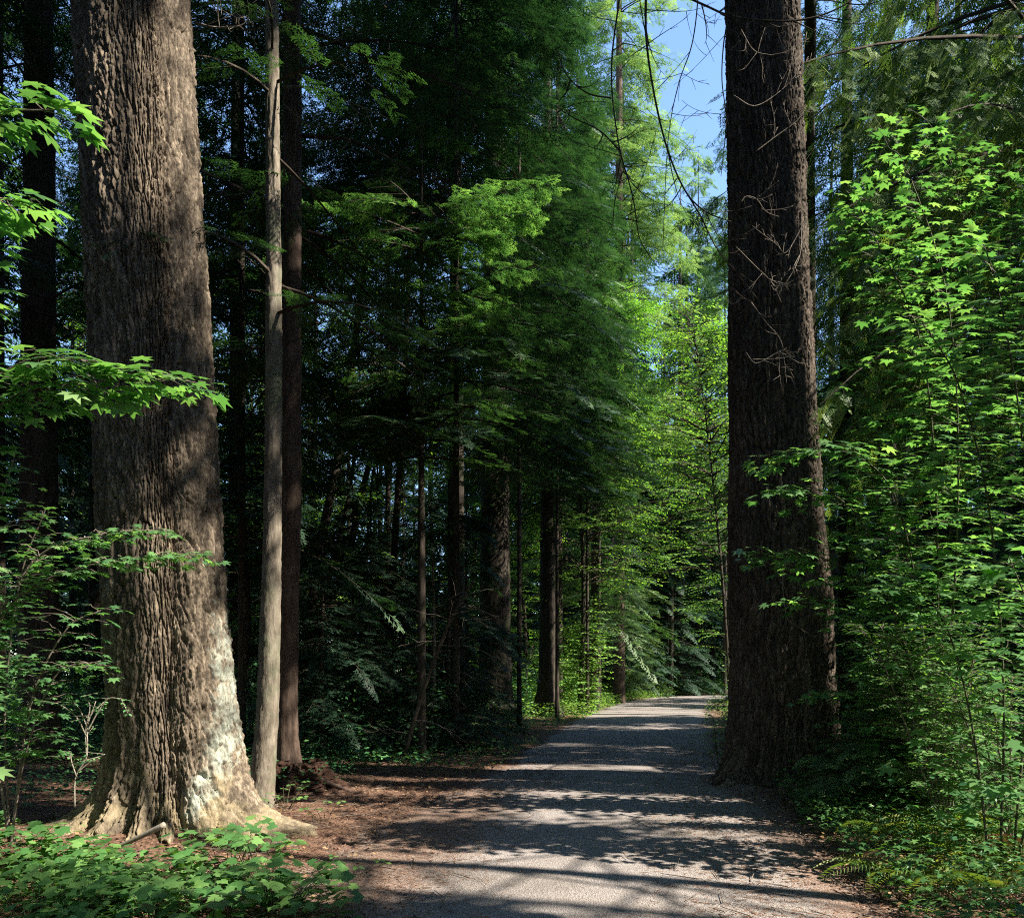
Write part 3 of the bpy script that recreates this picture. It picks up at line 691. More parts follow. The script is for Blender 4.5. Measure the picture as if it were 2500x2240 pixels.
# boughs reaching over to the right, where the sun catches them
def bough(parent, p0, p1, sag, n, sc, mat, name='bough', width=.6, tint=(.3, 1.), tp='mid'):
    fol = Fol(); sg = Seg(); p0 = np.array(p0, float); p1 = np.array(p1, float); ax = p1-p0; l = np.linalg.norm(ax); ax /= l
    P = lambda t: p0+(p1-p0)*np.asarray(t)[..., None]+np.array([0, 0, 1.])*(sag*4*np.asarray(t)*(1-np.asarray(t)))[..., None]
    sg.line(P(np.linspace(0, 1, 10)), .02, .004)
    t = np.sort(rnd(n))*.85+.15; sd = np.where(np.arange(n) % 2 == 0, 1., -1.)
    dp = norm(np.cross(ax, [0, 0, 1.])); bl = width*(1-t)**.55*rnd(n, .7, 1.15)+.12
    a = np.radians(rnd(n, 40, 66)); hd = norm(np.cos(a)[:, None]*ax+(np.sin(a)*sd)[:, None]*dp+np.array([0, 0, -1.])*rnd(n, .05, .4)[:, None])
    q = P(t); sg.add(q, q+hd*bl[:, None], .005, .0015)
    k = 0
    while k*sc*.5 < width:
        s = (k+.4)*sc*.5; ok = s < bl
        if ok.any():
            b = q[ok]+hd[ok]*s; b[:, 2] -= .2*s*s
            for sd2 in ((1, -1) if k % 2 else (1,)):
                an = .62*sd2+rnd(ok.sum(), -.2, .2); pr = norm(np.cross(hd[ok], np.array([0, 0, -1.])))
                h2 = norm(hd[ok]*np.cos(an)[:, None]+pr*np.sin(an)[:, None]+rnd((ok.sum(), 3), -.08, .08))
                fol.add(b, frames(h2, norm(np.array([0, 0, 1.])+rnd((ok.sum(), 3), -.3, .3))), sc*rnd(ok.sum(), .7, 1.1), np.clip(rnd(ok.sum(), *tint)*.7+.3*s/np.maximum(bl[ok], .1), 0, 1))
        k += 1
    e = fol.build(name, tp, M[mat], parent); sg.build('bough_branch', M['twig_dark'], e, 4)
for a, b, w, n in (((840, 430), (1090, 365), .75, 40), ((850, 480), (1060, 420), .8, 40), ((840, 500), (990, 470), .7, 34), ((840, 420), (690, 400), .7, 30), ((840, 500), (655, 480), .6, 28),
                   ((860, 560), (1070, 530), .5, 26), ((840, 600), (1010, 600), .6, 26), ((840, 640), (850, 580), .6, 24), ((840, 760), (700, 745), .5, 22), ((830, 470), (575, 410), .6, 20), ((840, 690), (930, 640), .5, 20)):
    bough(yh, W(*a, 15.6), W(*b, RNG.uniform(14.5, 15.3)), .12, int(n*.8), .27, 'hemlock_lit', width=w)

# the two stout trees at mid distance and the rest of the visible conifers
bark_mid = (.12, .4, .03)
conifer_tree(982, 28, .58, 40, 9, 5.2, 110, 'stout dark conifer trunk left of the slimmer trunk, where the path bends away', trunk='bark', sc=.6, droop=.4, mat='dark_needles', nt=60, tb=bark_mid, tlobes=[(rd(340), .4, .35, .5), (rd(200), .4, .3, .5)])
conifer_tree(1086, 31.5, .33, 34, 9, 4.6, 90, 'slimmer dark conifer with a flared foot, closest to the left edge of the far path', trunk='bark', sc=.6, droop=.45, mat='dark_needles', nt=50, tb=bark_mid, tlobes=[(rd(200), .35, .45, .7), (rd(290), .4, .25, .4), (rd(350), .3, .3, .4)])
conifer_tree(77, 14, .33, 30, 6, 3.2, 60, 'dark trunk standing in shade behind the massive fir, near the left edge', trunk='bark', sc=.42, mat='dark_needles', nt=50, tb=(.1, .35, .02))
conifer_tree(2, 17, .10, 20, 5, 2.5, 46, 'thin dark trunk cut by the left edge of the picture', trunk='bark', sc=.42, mat='dark_needles')
conifer_tree(468, 24, .24, 34, 3, 4.2, 120, 'dark hemlock seen between the massive fir and the slender pale stem', sc=.55, mat='dark_needles', tint=(0, .6))
conifer_tree(905, 22, .25, 32, 10., 4.6, 120, 'dark hemlock whose drooping boughs fill the top middle of the picture', sc=.5, droop=.45, mat='dark_needles', tint=(0, .8))
conifer_tree(1108, 36, .2, 36, 13, 4.4, 80, 'hemlock with hanging boughs left of the blue gap in the canopy', sc=.6, droop=.6, mat='dark_needles', tint=(0, .9), trunk='bark')
conifer_tree(700, 20, .06, 6, .3, 1.6, 30, 'low shaded hemlock sapling amid the dark undergrowth left of the path', sc=.34, droop=.35, mat='dark_needles', tint=(0, .6))
conifer_tree(1180, 38, .22, 26, 3.5, 4.0, 80, 'hemlock with boughs hanging low over the far left side of the path', sc=.6, droop=.5, mat='hemlock', tint=(.1, .9))
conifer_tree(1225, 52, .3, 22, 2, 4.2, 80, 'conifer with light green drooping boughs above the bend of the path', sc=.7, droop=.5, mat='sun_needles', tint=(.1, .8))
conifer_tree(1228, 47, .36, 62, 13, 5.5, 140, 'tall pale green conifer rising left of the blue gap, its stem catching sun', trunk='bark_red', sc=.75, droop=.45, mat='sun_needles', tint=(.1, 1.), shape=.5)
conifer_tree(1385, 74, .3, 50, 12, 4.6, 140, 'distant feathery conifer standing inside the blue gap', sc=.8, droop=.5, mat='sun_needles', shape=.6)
conifer_tree(1680, 21, .24, 30, 1.0, 2.9, 120, 'dark conifer right behind the tall straight fir', sc=.48, droop=.4, mat='hemlock', tint=(0, .7), shape=.6)
conifer_tree(1850, 19, .26, 30, 1.0, 3.2, 120, 'dark conifer hidden behind the sunlit vine maples', sc=.48, droop=.4, mat='dark_needles', tint=(0, .7), shape=.6)
conifer_tree(1560, 52, .3, 34, 3, 4.5, 70, 'bluish conifer behind the tall straight fir', sc=.7, droop=.4, mat='hemlock')
conifer_tree(190, 26, .25, 36, 9, 4, 90, 'dark conifer showing at both sides of the massive fir', sc=.55, mat='dark_needles', tint=(0, .7))
cd = conifer_tree(2120, 13.5, .45, 30, 5.6, 6., 100, 'red cedar whose hanging sprays fill the top right corner', tp='cedar', trunk='bark_red', name='cedar_tree', sc=.42, droop=.35, hang=.75, mat='cedar', tint=(.05, .9), azr=(PI*.5, PI*1.5), shape=.35, step=.24, bark='twig_dark')
for (px, d, H, lb) in ((1215, 63, 22, 'dark conifer left of the hollow at the end of the path'), (1275, 67, 24, 'dark conifer in the hollow behind the far verge'), (1325, 66, 20, 'dark conifer standing over the hollow where the path turns'), (1372, 80, 24, 'dark conifer straight beyond the end of the path')):
    conifer_tree(px, d, .3, H, .6, 4.2, 90, lb, sc=1., droop=.4, mat='dark_needles', tint=(0, .5), step=.5)
for (px, d, H, z0, L, nb, lb) in ((905, 17, 24, 6.5, 3.2, 95, 'near black hemlock crowding behind the lit boughs of the young hemlock'), (1030, 24, 28, 8.5, 3.6, 120, 'dark hemlock above the stout dark trunk'), (1105, 29, 32, 11, 3.8, 70, 'heavy boughed dark hemlock left of the hanging limbs'),
        (770, 20, 24, 11, 3.4, 60, 'dark hemlock with sky specks through its crown above the young hemlock'), (480, 15, 22, 4, 2.6, 110, 'shadowy hemlock filling the gap between the massive fir and the pale stem'),
        (925, 24, 7, .5, 1.6, 60, 'bushy shaded hemlock at the left foot of the stout dark trunk'), (1165, 33, 24, 9., 3.2, 60, 'dark hemlock whose low boughs end above the far path'), (560, 26, 20, 1., 3.2, 90, 'shaded hemlock behind the rotten stump')):
    conifer_tree(px, d, .075, H, z0, L, nb, lb, sc=.5, droop=.45, mat='dark_needles', tint=(0, .7))
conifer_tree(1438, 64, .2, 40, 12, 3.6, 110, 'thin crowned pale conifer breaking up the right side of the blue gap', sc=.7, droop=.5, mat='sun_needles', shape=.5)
# crowns high above the frame
conifer(t1, (sc8(210)+0, 8.), 36, 15, 5.5, 130, 'far', sc=.9, mat='dark_needles')
conifer(t2, (T2X-.4, 11.8), 40, 20, 5.5, 120, 'far', sc=.9, mat='dark_needles')

# ------------------------------------------------------------------ broadleaved trees and shrubs
def leafy_line(fol, sg, P, leaf, pitch=.085, tint=(.2, .9), r0=.005, pair=True, spread=1., tilt=.3, drop=.15):
    """leaves in opposite pairs along a twig polyline P (m,3)"""
    P = np.asarray(P, float); seg = np.linalg.norm(np.diff(P, axis=0), axis=1); Lt = seg.sum()
    sg.line(P, r0, .0015)
    n = max(2, int(Lt/pitch)); s = np.linspace(.12 if Lt > .3 else .02, 1, n)
    cum = np.concatenate([[0], np.cumsum(seg)])/Lt
    q = np.stack([np.interp(s, cum, P[:, c]) for c in range(3)], 1)
    t = norm(np.gradient(q, axis=0)) if n > 1 else np.array([[1, 0, 0.]])
    sdv = norm(np.cross(t, np.array([0, 0, 1.])))
    for sd in (1, -1):
        a = rnd(n, .6, 1.3)*spread
        h = norm(t*np.cos(a)[:, None]+sdv*(np.sin(a)*sd)[:, None]+np.array([0, 0, -1.])*drop+rnd((n, 3), -.2, .2))
        up = norm(np.array([0, 0, 1.])+rnd((n, 3), -tilt, tilt)+np.array([.12, -.28, 0]))
        fol.add(q+h*leaf*.35*rnd(n, .5, 1.3)[:, None], frames(h, up), leaf*(.45+.8*rnd(n)**.8), np.clip(rnd(n, *tint)*.7+.3*RNG.random()*(tint[1]), 0, 1))
def arch_shrub(name, label, base, stems, leaf, tp, mat, stemmat='stem', bl=(.5, 1.1), step=.24, group=None, tint=(.1, .9), cull=False, zmin=.3, pitch=.085, cat='shrub', sr=.011, sub=3, tilt=.3, lname='foliage', bases_lit=True):
    e = empty(name, (base[0], base[1], gz(base[0], base[1])), label, cat, group)
    fol = Fol(); sg = Seg(); tubes = []
    for st in stems:
        P = spline(st, 40); P[0, 2] = min(P[0, 2], gz(P[0, 0], P[0, 1]))-.03
        tubes.append(tube(P, np.linspace(sr, .004, 40), 6, .1))
        seg = np.linalg.norm(np.diff(P, axis=0), axis=1); Lt = seg.sum(); cum = np.concatenate([[0], np.cumsum(seg)])
        for s in np.arange(.4, Lt, step):
            i = min(int(np.searchsorted(cum, s)), 39); p = P[i]
            if p[2] < zmin: continue
            tg = norm(P[min(i+1, 39)]-P[max(i-1, 0)])
            a0 = RNG.uniform(0, 2*PI)
            for q in range(sub):
                a = a0+PI*q+RNG.uniform(-.4, .4); hl = RNG.uniform(*bl)*(1-.45*s/Lt)
                h = norm(np.array([math.cos(a), math.sin(a), RNG.uniform(-.1, .35)])+tg*.5)
                tt = np.linspace(0, 1, 6)[:, None]
                Q = p+h*hl*tt+np.array([0, 0, -1.])*hl*.28*tt**2+rnd((6, 3), -.012, .012)
                leafy_line(fol, sg, Q, leaf, tint=tint, pitch=pitch, tilt=tilt)
        leafy_line(fol, sg, P[30:], leaf, tint=tint, pitch=pitch, tilt=tilt)
    if name != 'huckleberry_bush' and bases_lit: fol.cull(0., True, True)
    V, F = join(tubes); mesh_obj('stem', V, F, M[stemmat], e, smooth=True)
    sg.build('twigs', M[stemmat], e, 3)
    fol.build(lname, tp, M[mat], e)
    return e
def st(*pts): return [W(a, b, d) for a, b, d in pts]
# right hand vine maples, from the front backwards
arch_shrub('vine_maple', 'vine maple arching up the right edge in front of the others, in full sun', (GX(1980, 6.6), 6.6),
    [st((1985, 1700, 6.6), (1990, 1350, 6.6), (1960, 1000, 6.5), (1900, 760, 6.4), (1830, 640, 6.4)),
     st((2010, 1700, 6.6), (2040, 1300, 6.5), (2030, 900, 6.3), (1985, 600, 6.3), (1950, 480, 6.4)),
     st((1960, 1690, 6.6), (1930, 1450, 6.6), (1880, 1250, 6.6), (1800, 1130, 6.7)),
     st((2020, 1700, 6.5), (2060, 1500, 6.3), (2050, 1250, 6.1), (2000, 1100, 6.))],
    .18, 'maple', 'maple', bl=(.35, .8), step=.19, cat='shrub', pitch=.12, tilt=.22)
arch_shrub('vine_maple', 'vine maple leaning over the foot of the right hand fir with sprays crossing its bark', (GX(1840, 8.6), 8.6),
    [st((1840, 1640, 8.8), (1835, 1300, 8.7), (1780, 1000, 8.6), (1690, 900, 8.6), (1570, 895, 8.7)),
     st((1830, 1640, 8.8), (1800, 1350, 8.8), (1740, 1100, 8.8), (1660, 985, 8.8), (1535, 965, 8.9)),
     st((1850, 1640, 8.8), (1820, 1400, 8.9), (1760, 1200, 8.9), (1640, 1110, 9.), (1505, 1095, 9.1)),
     st((1840, 1640, 8.8), (1770, 1400, 9), (1690, 1230, 9.2), (1590, 1175, 9.3)),
     st((1850, 1640, 8.8), (1860, 1100, 8.7), (1830, 700, 8.6), (1740, 480, 8.5), (1690, 390, 8.5)),
     st((1860, 1640, 8.8), (1900, 1000, 8.7), (1880, 600, 8.6), (1800, 340, 8.5), (1760, 290, 8.5))],
    .175, 'maple', 'maple', bl=(.4, .9), step=.18, pitch=.12, tilt=.22)
arch_shrub('vine_maple', 'dense vine maple thicket filling the right side behind the first arching stems', (GX(1900, 10.), 10.),
    [st((1920, 1600, 10), (1900, 1200, 10), (1850, 800, 9.9), (1780, 520, 9.8)),
     st((1930, 1600, 10), (1960, 1100, 10), (1950, 700, 9.8), (1900, 380, 9.6), (1860, 260, 9.6)),
     st((1940, 1600, 10), (2020, 1100, 10), (2030, 700, 9.8), (2000, 350, 9.6)),
     st((1900, 1600, 10), (1830, 1250, 10.2), (1760, 950, 10.3), (1700, 720, 10.3)),
     st((1880, 1600, 10), (1780, 1350, 10.4), (1700, 1150, 10.6)),
     st((1900, 1600, 10), (1960, 1350, 9.6), (1990, 1150, 9.4)),
     st((1890, 1600, 10), (1850, 1400, 9.4), (1800, 1330, 9.))],
    .17, 'simple5', 'maple', bl=(.5, 1.2), step=.165, tint=(0, .9), pitch=.13, tilt=.24)
arch_shrub('vine_maple', 'lower vine maple at the right with leafy shoots near the ground', (GX(1760, 9.4), 9.4),
    [st((1760, 1600, 9.4), (1740, 1450, 9.3), (1700, 1380, 9.2), (1640, 1370, 9.1)),
     st((1770, 1600, 9.4), (1800, 1400, 9.2), (1790, 1280, 9.)), st((1780, 1600, 9.4), (1850, 1450, 9), (1900, 1380, 8.6)),
     st((1790, 1600, 9.4), (1880, 1500, 8.6), (1960, 1450, 8.0))],
    .12, 'maple', 'maple', bl=(.35, .8), step=.17, tint=(.1, 1.), zmin=.1, pitch=.09)
arch_shrub('huckleberry_bush', 'small leaved huckleberry with fine pale twigs low among the vine maples', (GX(1880, 8.), 8.),
    [st((1880, 1660, 8), (1860+q*14, 1500, 8), (1840+q*30, 1340-10*abs(q), 7.9), (1830+q*42, 1240, 7.9)) for q in (-3, -2, -1, 0, 1, 2, 3)], .05, 'oval', 'herb', bl=(.25, .6), step=.10, tint=(.3, 1.), pitch=.045, stemmat='twig')
arch_shrub('huckleberry_bush', 'light leaved huckleberry at the right edge above the ferns', (GX(2010, 7.2), 7.2),
    [st((2010, 1700, 7.2), (1990+q*14, 1560, 7.2), (1975+q*30, 1430, 7.1), (1965+q*42, 1340, 7.1)) for q in (-3, -2, -1, 0, 1)], .05, 'oval', 'herb', bl=(.25, .55), step=.10, tint=(.4, 1.), pitch=.045, stemmat='twig')
conifer_tree(1790, 9.2, .02, 1.9, .15, 1.1, 34, 'hemlock seedling with fine grey green sprays under the arching vine maples', tp='mid', sc=.20, droop=.3, mat='hemlock', tint=(.2, 1.), step=.12)
# left side sprays of leaves
LV = [
 ('bigleaf_maple_sapling', 'sapling leaning in from the left edge with large backlit maple leaves high up', (GX(-120, 4.4), 4.4),
  [st((-160, 1900, 4.4), (-190, 1200, 4.4), (-140, 700, 4.4), (-60, 420, 4.4), (60, 400, 4.4)), st((-160, 1900, 4.4), (-200, 1000, 4.5), (-150, 500, 4.6), (-60, 250, 4.6), (130, 215, 4.6))], .185, 'maple', (.15, .35), .18, .9),
 ('vine_maple', 'vine maple spray reaching from the left across the middle of the massive fir trunk', (GX(-100, 5.6), 5.6),
  [st((-110, 1800, 5.6), (-130, 1300, 5.6), (-90, 950, 5.6), (20, 790, 5.6), (200, 760, 5.6), (370, 750, 5.7)), st((-110, 1800, 5.6), (-130, 1200, 5.5), (-80, 850, 5.5), (40, 720, 5.5), (190, 715, 5.5))], .19, 'maple', (.2, .42), .13, .9),
 ('vine_maple', 'vine maple twig in full sun crossing the lower part of the massive fir trunk', (GX(-60, 6.4), 6.4),
  [st((-60, 1720, 6.4), (-50, 1400, 6.4), (20, 1200, 6.3), (180, 1120, 6.2), (390, 1095, 6.3)), st((-60, 1720, 6.4), (-40, 1350, 6.4), (60, 1120, 6.4), (200, 1060, 6.3), (330, 1050, 6.3))], .10, 'maple', (.15, .32), .10, .95),
 ('vine_maple', 'shaded vine maple filling the left edge beneath the spray that crosses the fir', (GX(20, 7.2), 7.2),
  [st((20, 1680, 7.2), (10, 1400, 7.1), (40, 1150, 6.8), (90, 1010, 6.8)), st((20, 1680, 7.2), (60, 1400, 7.1), (130, 1250, 7), (200, 1210, 7.)), st((20, 1680, 7.2), (-30, 1300, 7.), (-10, 1050, 6.8), (30, 900, 6.8)),
   st((20, 1680, 7.2), (50, 1500, 7), (110, 1340, 6.9), (200, 1310, 6.9))], .105, 'maple', (.3, .65), .2, .7),
]
for nm, lb, bs, sts, lf, tp, bl, stp, tmax in LV:
    arch_shrub(nm, lb, bs, sts, lf, tp, 'maple', bl=bl, step=stp, tint=(.2, tmax), stemmat='twig', sr=.012, zmin=.8, cull=False, pitch=.10)

def leaf_tree(px, d, H, label, spread=4., nl=26, leaf=.13, z0=2.5, lean=0., r=.12, mat='maple_far', name='maple_tree', tp='quad', nb=9, tint=(.1, 1.), stems=1, pitch=.11, group=None, blr=(.9, 1.8)):
    x = GX(px, d); g = gz(x, d); e = empty(name, (x, d, g), label, 'tree', group)
    fol = Fol(); sg = Seg(); tubes = []
    for k in range(stems):
        ln = lean+(RNG.uniform(-.22, .22) if stems > 1 else 0)
        P = spline([(x, d, g-.2), (x+ln*H*.3+RNG.uniform(-.2, .2), d, H*.33), (x+ln*H*.7+RNG.uniform(-.4, .4), d+RNG.uniform(-.5, .5), H*.7), (x+ln*H, d, H)], 40)
        tubes.append(tube(P, r*(1-np.linspace(0, .9, 40))+.01, 8, .08))
        for _ in range(nl//stems):
            z = z0+(H-z0)*RNG.random()**.85; i = int(np.clip((z/H)*39, 0, 39)); p = P[i]
            az = RNG.uniform(0, 2*PI); l = spread*(1-.65*(z-z0)/(H-z0))*RNG.uniform(.5, 1.1)
            h = np.array([math.cos(az), math.sin(az), RNG.uniform(.1, .8)])
            t = np.linspace(0, 1, 8)[:, None]; Q = p+h*l*t+np.array([0, 0, -1.])*l*.25*t*t+rnd((8, 3), -.06, .06)
            sg.line(Q, .02+.006*l, .006)
            for j in range(nb):
                u_ = RNG.uniform(.2, 1.); q = p+h*l*u_+np.array([0, 0, -1.])*l*.25*u_*u_
                a = az+RNG.uniform(-1.4, 1.4); bl_ = RNG.uniform(*blr)*(1.1-.4*u_)
                hh = np.array([math.cos(a), math.sin(a), RNG.uniform(-.1, .3)]); t6 = np.linspace(0, 1, 5)[:, None]
                leafy_line(fol, sg, q+hh*bl_*t6-np.array([0, 0, 1.])*.2*bl_*t6*t6, leaf, tint=tint, pitch=pitch, r0=.007, tilt=.45)
    fol.cull(.05, False)
    V, F = join(tubes); mesh_obj('trunk', V, F, M['bark'], e, smooth=True)
    sg.build('branches', M['twig_dark'], e, 3); fol.build('crown', tp, M[mat], e)
    return e
G_ = 'sunlit maples in the wood left of the path'
leaf_tree(655, 26, 17, 'leaning dark stemmed maple with sunlit leaves right of the hemlock on the rotten stump', lean=.16, nl=40, r=.15, spread=4, leaf=.12)
for px, d, H, ln, lb in ((625, 19, 9, .1, 'young maple with low leafy limbs right of the brown hemlock stem'), (700, 23, 11, .12, 'young maple between the slanting stem and the young hemlock'), (770, 27, 12, -.05, 'young leafy maple just left of the young hemlock trunk'),
                         (880, 30, 10, .05, 'low leafy maple left of the stout dark trunk'), (500, 21, 9, -.05, 'young maple glimpsed behind the slender pale stem')):
    leaf_tree(px, d, H, lb, spread=3.2, nl=40, leaf=.10, z0=1.2, lean=ln, r=.06, mat='maple_far', nb=8, tint=(.0, .9))
leaf_tree(740, 31, 19, 'sunlit maple behind the dark saplings in the left middle of the wood', nl=60, r=.16, spread=5.5, lean=.05, leaf=.13)
leaf_tree(620, 38, 24, 'tall bright maple filling the gap right of the two hemlock stems', nl=70, r=.2, spread=6, leaf=.16, pitch=.14)
leaf_tree(150, 36, 20, 'yellow green maple glowing between the shaded trunk and the massive fir', nl=80, r=.2, spread=6, leaf=.17, pitch=.14, tint=(.5, 1.))
leaf_tree(860, 36, 15, 'maple leaves glimpsed behind the middle saplings', nl=50, r=.13, spread=4.5, leaf=.14)
leaf_tree(1450, 36, 18, 'broad maple whose leaves hang over the path left of the tall straight fir', nl=130, r=.08, spread=5.2, z0=6.5, leaf=.14, lean=-.10)
leaf_tree(1188, 41.5, 21, 'tall maple leaning its leafy limbs across the far path from the left', nl=130, r=.12, spread=6, z0=6, leaf=.16, lean=.03, tint=(0, .75), pitch=.12)
conifer_tree(1472, 48, .16, 42, 15, 4.6, 70, 'hemlock whose boughs show left of the tall straight fir against the blue gap', sc=.65, droop=.5, mat='hemlock', tint=(.2, 1.))
leaf_tree(1150, 34, 15, 'maple with dappled leaves between the slimmer dark conifer and the blue gap', nl=110, r=.12, spread=4.4, z0=5.5, leaf=.13)
leaf_tree(1330, 64, 26, 'maple crown closing the view above the turn of the path', nl=80, r=.2, spread=6, z0=6, leaf=.2, pitch=.18)
leaf_tree(1040, 42, 12, 'bright maple behind the gap of the two stout dark trunks', nl=60, r=.14, spread=5, z0=.8, leaf=.16, tint=(.4, 1.))
leaf_tree(480, 38, 22, 'sunlit maple far behind the slender pale stem', nl=50, r=.16, spread=5, leaf=.17, pitch=.14)
leaf_tree(1450, 44, 16, 'green maple behind the left edge of the tall straight fir', nl=44, r=.14, spread=4, leaf=.16, pitch=.14, z0=3)
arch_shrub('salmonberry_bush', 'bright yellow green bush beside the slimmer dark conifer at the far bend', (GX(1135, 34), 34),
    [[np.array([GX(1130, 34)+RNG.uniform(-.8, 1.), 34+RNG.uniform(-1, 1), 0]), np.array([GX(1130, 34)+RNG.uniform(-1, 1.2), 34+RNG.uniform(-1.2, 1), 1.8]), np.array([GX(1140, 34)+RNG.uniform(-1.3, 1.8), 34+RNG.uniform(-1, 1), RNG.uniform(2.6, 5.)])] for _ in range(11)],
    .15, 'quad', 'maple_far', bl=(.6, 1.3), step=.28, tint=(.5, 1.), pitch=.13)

# thin dark saplings and the leaning pole in the shade
def pole(name, label, d, ctrl, mat='bark', cat='tree', group=None, twigs=14, tl=(.5, 1.6), zr=(.5, 6)):
    P = np.array([(*W(a, b, d), r) for a, b, r in ctrl]); e = empty(name, (P[0, 0], d, gz(P[0, 0], d)), label, cat, group)
    D = spline(P, 60); V, F = tube(D[:, :3], D[:, 3], 9, .12, 5); mesh_obj('trunk', V, F, M[mat], e, smooth=True)
    sg = Seg()
    for _ in range(twigs):
        i = RNG.integers(6, 56); p = D[i, :3]; a = RNG.uniform(0, 2*PI); l = RNG.uniform(*tl)
        t = np.linspace(0, 1, 7)[:, None]; h = np.array([math.cos(a), math.sin(a), RNG.uniform(-.1, .6)])
        Q = p+h*l*t+np.array([0, 0, -1.])*.35*l*t*t+rnd((7, 3), -.02, .02); sg.line(Q, .008, .002)
        for j in (2, 4, 5):
            h2 = norm(h+rnd(3, -.8, .8)); sg.line(np.stack([Q[j], Q[j]+h2*l*.25, Q[j]+h2*l*.4+rnd(3, -.05, .05)]), .004, .0015)
    sg.build('twigs', M['twig'], e, 3); return e
pole('sapling', 'dark leaning sapling bending right behind the hemlock on the rotten stump', 17, [(470, 1400, .09), (490, 1250, .08), (480, 1000, .07), (470, 700, .05)])
pole('sapling', 'dark slanting stem leaning to the right in the left middle of the wood', 20, [(600, 1440, .13), (625, 1150, .12), (680, 850, .10), (725, 500, .07), (760, 200, .04)])
pole('sapling', 'straight thin dark stem just left of the young hemlock trunk', 18, [(772, 1460, .09), (776, 1200, .08), (800, 800, .07), (812, 500, .05)])
pole('leaning_pole', 'dead pole leaning diagonally down to the left in front of the stout dark trunk', 15, [(792, 1540, .045), (830, 1400, .04), (885, 1250, .035), (940, 1150, .02)], mat='twig_dark', cat='dead tree', twigs=16)
pole('dead_snag', 'bare thin snag with brown twigs between the young hemlock and the dead pole', 17, [(855, 1490, .04), (862, 1300, .035), (858, 1100, .02)], mat='twig', cat='dead tree', twigs=30)

for (px, d, H, L, lb) in ((640, 15.5, 4.4, 1.5, 'shaded hemlock sapling just behind the rotten stump'), (735, 17, 5.5, 1.9, 'shaded hemlock sapling left of the young hemlock trunk'), (890, 18, 6., 2.0, 'shaded hemlock sapling between the young hemlock and the stout dark trunk'), (800, 20, 7, 2.2, 'drooping hemlock sapling behind the young hemlock trunk')):
    conifer_tree(px, d, .04, H, .2, L, 60, lb, sc=.3, droop=.5, mat='dark_needles', tint=(0, .45), shape=.5, step=.2)
# stump with rotten red wood
sx, sy = GX(596, 11.2), 11.2
e = empty('stump', (sx, sy, gz(sx, sy)), 'low reddish rotten stump with tangled roots under the brown hemlock stem', 'stump')
V, F, pl, *_ = trunk_mesh(lambda z: np.stack([sx+.05*z, sy+0*z], 1), lambda z: .46-.42*np.clip(z, 0, 1)**.7, None, 90, lobes=[(rd(a), .25, .25, .25) for a in (0, 60, 130, 200, 265, 310)], bark=(.12, .2, .05), zs=np.linspace(-.1, .42, 50), seed=33)
mesh_obj('stump_wood', V, F, M['rotten'], e, smooth=True)
for a, l in ((-20, .9), (-60, .6), (20, .7), (-100, .5), (190, .6)):
    c, s_ = math.cos(rd(a)), math.sin(rd(a))
    P = spline([(sx+c*.12, sy+s_*.12, .30), (sx+c*.35, sy+s_*.35, .16), (sx+c*l, sy+s_*l, gz(sx+c*l, sy+s_*l)-.03)], 30)
    V, F = tube(P, np.linspace(.06, .02, 30), 9, .2); mesh_obj('root', V, F, M['bark_red'], e, smooth=True)

# fallen stick at the foot of the big fir
P = spline([W(212, 1688, 7.0), W(270, 1662, 6.95), W(326, 1635, 6.9)], 20); P[:, 2] = np.maximum(P[:, 2], ground_z(P[:, 0], P[:, 1])+.02)
V, F = tube(P, np.linspace(.016, .026, 20), 8, .15)
o = mesh_obj('stick', V, F, M['white_stem'], None, smooth=True, loc=P[0]); tag(o, 'pale fallen stick leaning on the flared base of the massive fir', 'stick')

# hanging bare branches at the top and dead twigs on the right fir
def branch(parent, ctrl, d, r0, r1, mat, name='dead_branch', sub=6, sl=(.3, .9), dj=.3):
    P = np.array([W(a, b, d if dd is None else dd) for a, b, dd in [(c[0], c[1], c[2] if len(c) > 2 else None) for c in ctrl]])
    D = spline(P, 36); V, F = tube(D, np.linspace(r0, r1, 36), 7, .08)
    parts = [(V, F)]
    for _ in range(sub):
        i = RNG.integers(5, 34); p = D[i]; t = norm(D[i]-D[i-1]); l = RNG.uniform(*sl)
        h = norm(t*.5+rnd(3, -1, 1)*np.array([1, .5, 1])); w = rnd(3, -1, 1)
        u_ = np.linspace(0, 1, 9)[:, None]; Q = p+h*l*u_+w*l*.35*u_*u_+np.array([0, 0, .25])*l*u_**3
        parts.append(tube(Q, np.linspace(r1*1.1, .0025, 9), 4))
        for j in (3, 5, 7):
            h2 = norm(h+rnd(3, -1, 1)); Q2 = Q[j]+h2*l*.3*u_+rnd(3, -.3, .3)*l*.3*u_*u_
            parts.append(tube(Q2, np.linspace(.004, .0018, 9), 4))
    V, F = join(parts)
    return mesh_obj(name, V, F, M[mat], parent, smooth=True)
ot = empty('overhanging_maple', (GX(1560, 9.), 15.5, gz(GX(1560, 9), 15.5)), 'bare twigged old maple with long dark limbs hanging in the blue gap', 'tree')
xb = GX(1590, 15.5)
V, F = tube(spline([(xb, 15.5, 0), (xb+.1, 15.4, 6), (xb-.2, 14.6, 11), (xb-1., 12.5, 12.6), (xb-2.4, 10.6, 11.6)], 50), np.linspace(.16, .05, 50), 10, .08)
mesh_obj('trunk', V, F, M['bark'], ot, smooth=True)
B = lambda c, r0=.022, r1=.006, **k: branch(ot, c, 10.3, r0, r1, 'twig_dark', name='limb', **k)
B([(1240, -120), (1228, 0), (1215, 100), (1214, 180), (1228, 290), (1255, 390), (1268, 470), (1290, 510)], .013, sub=14)
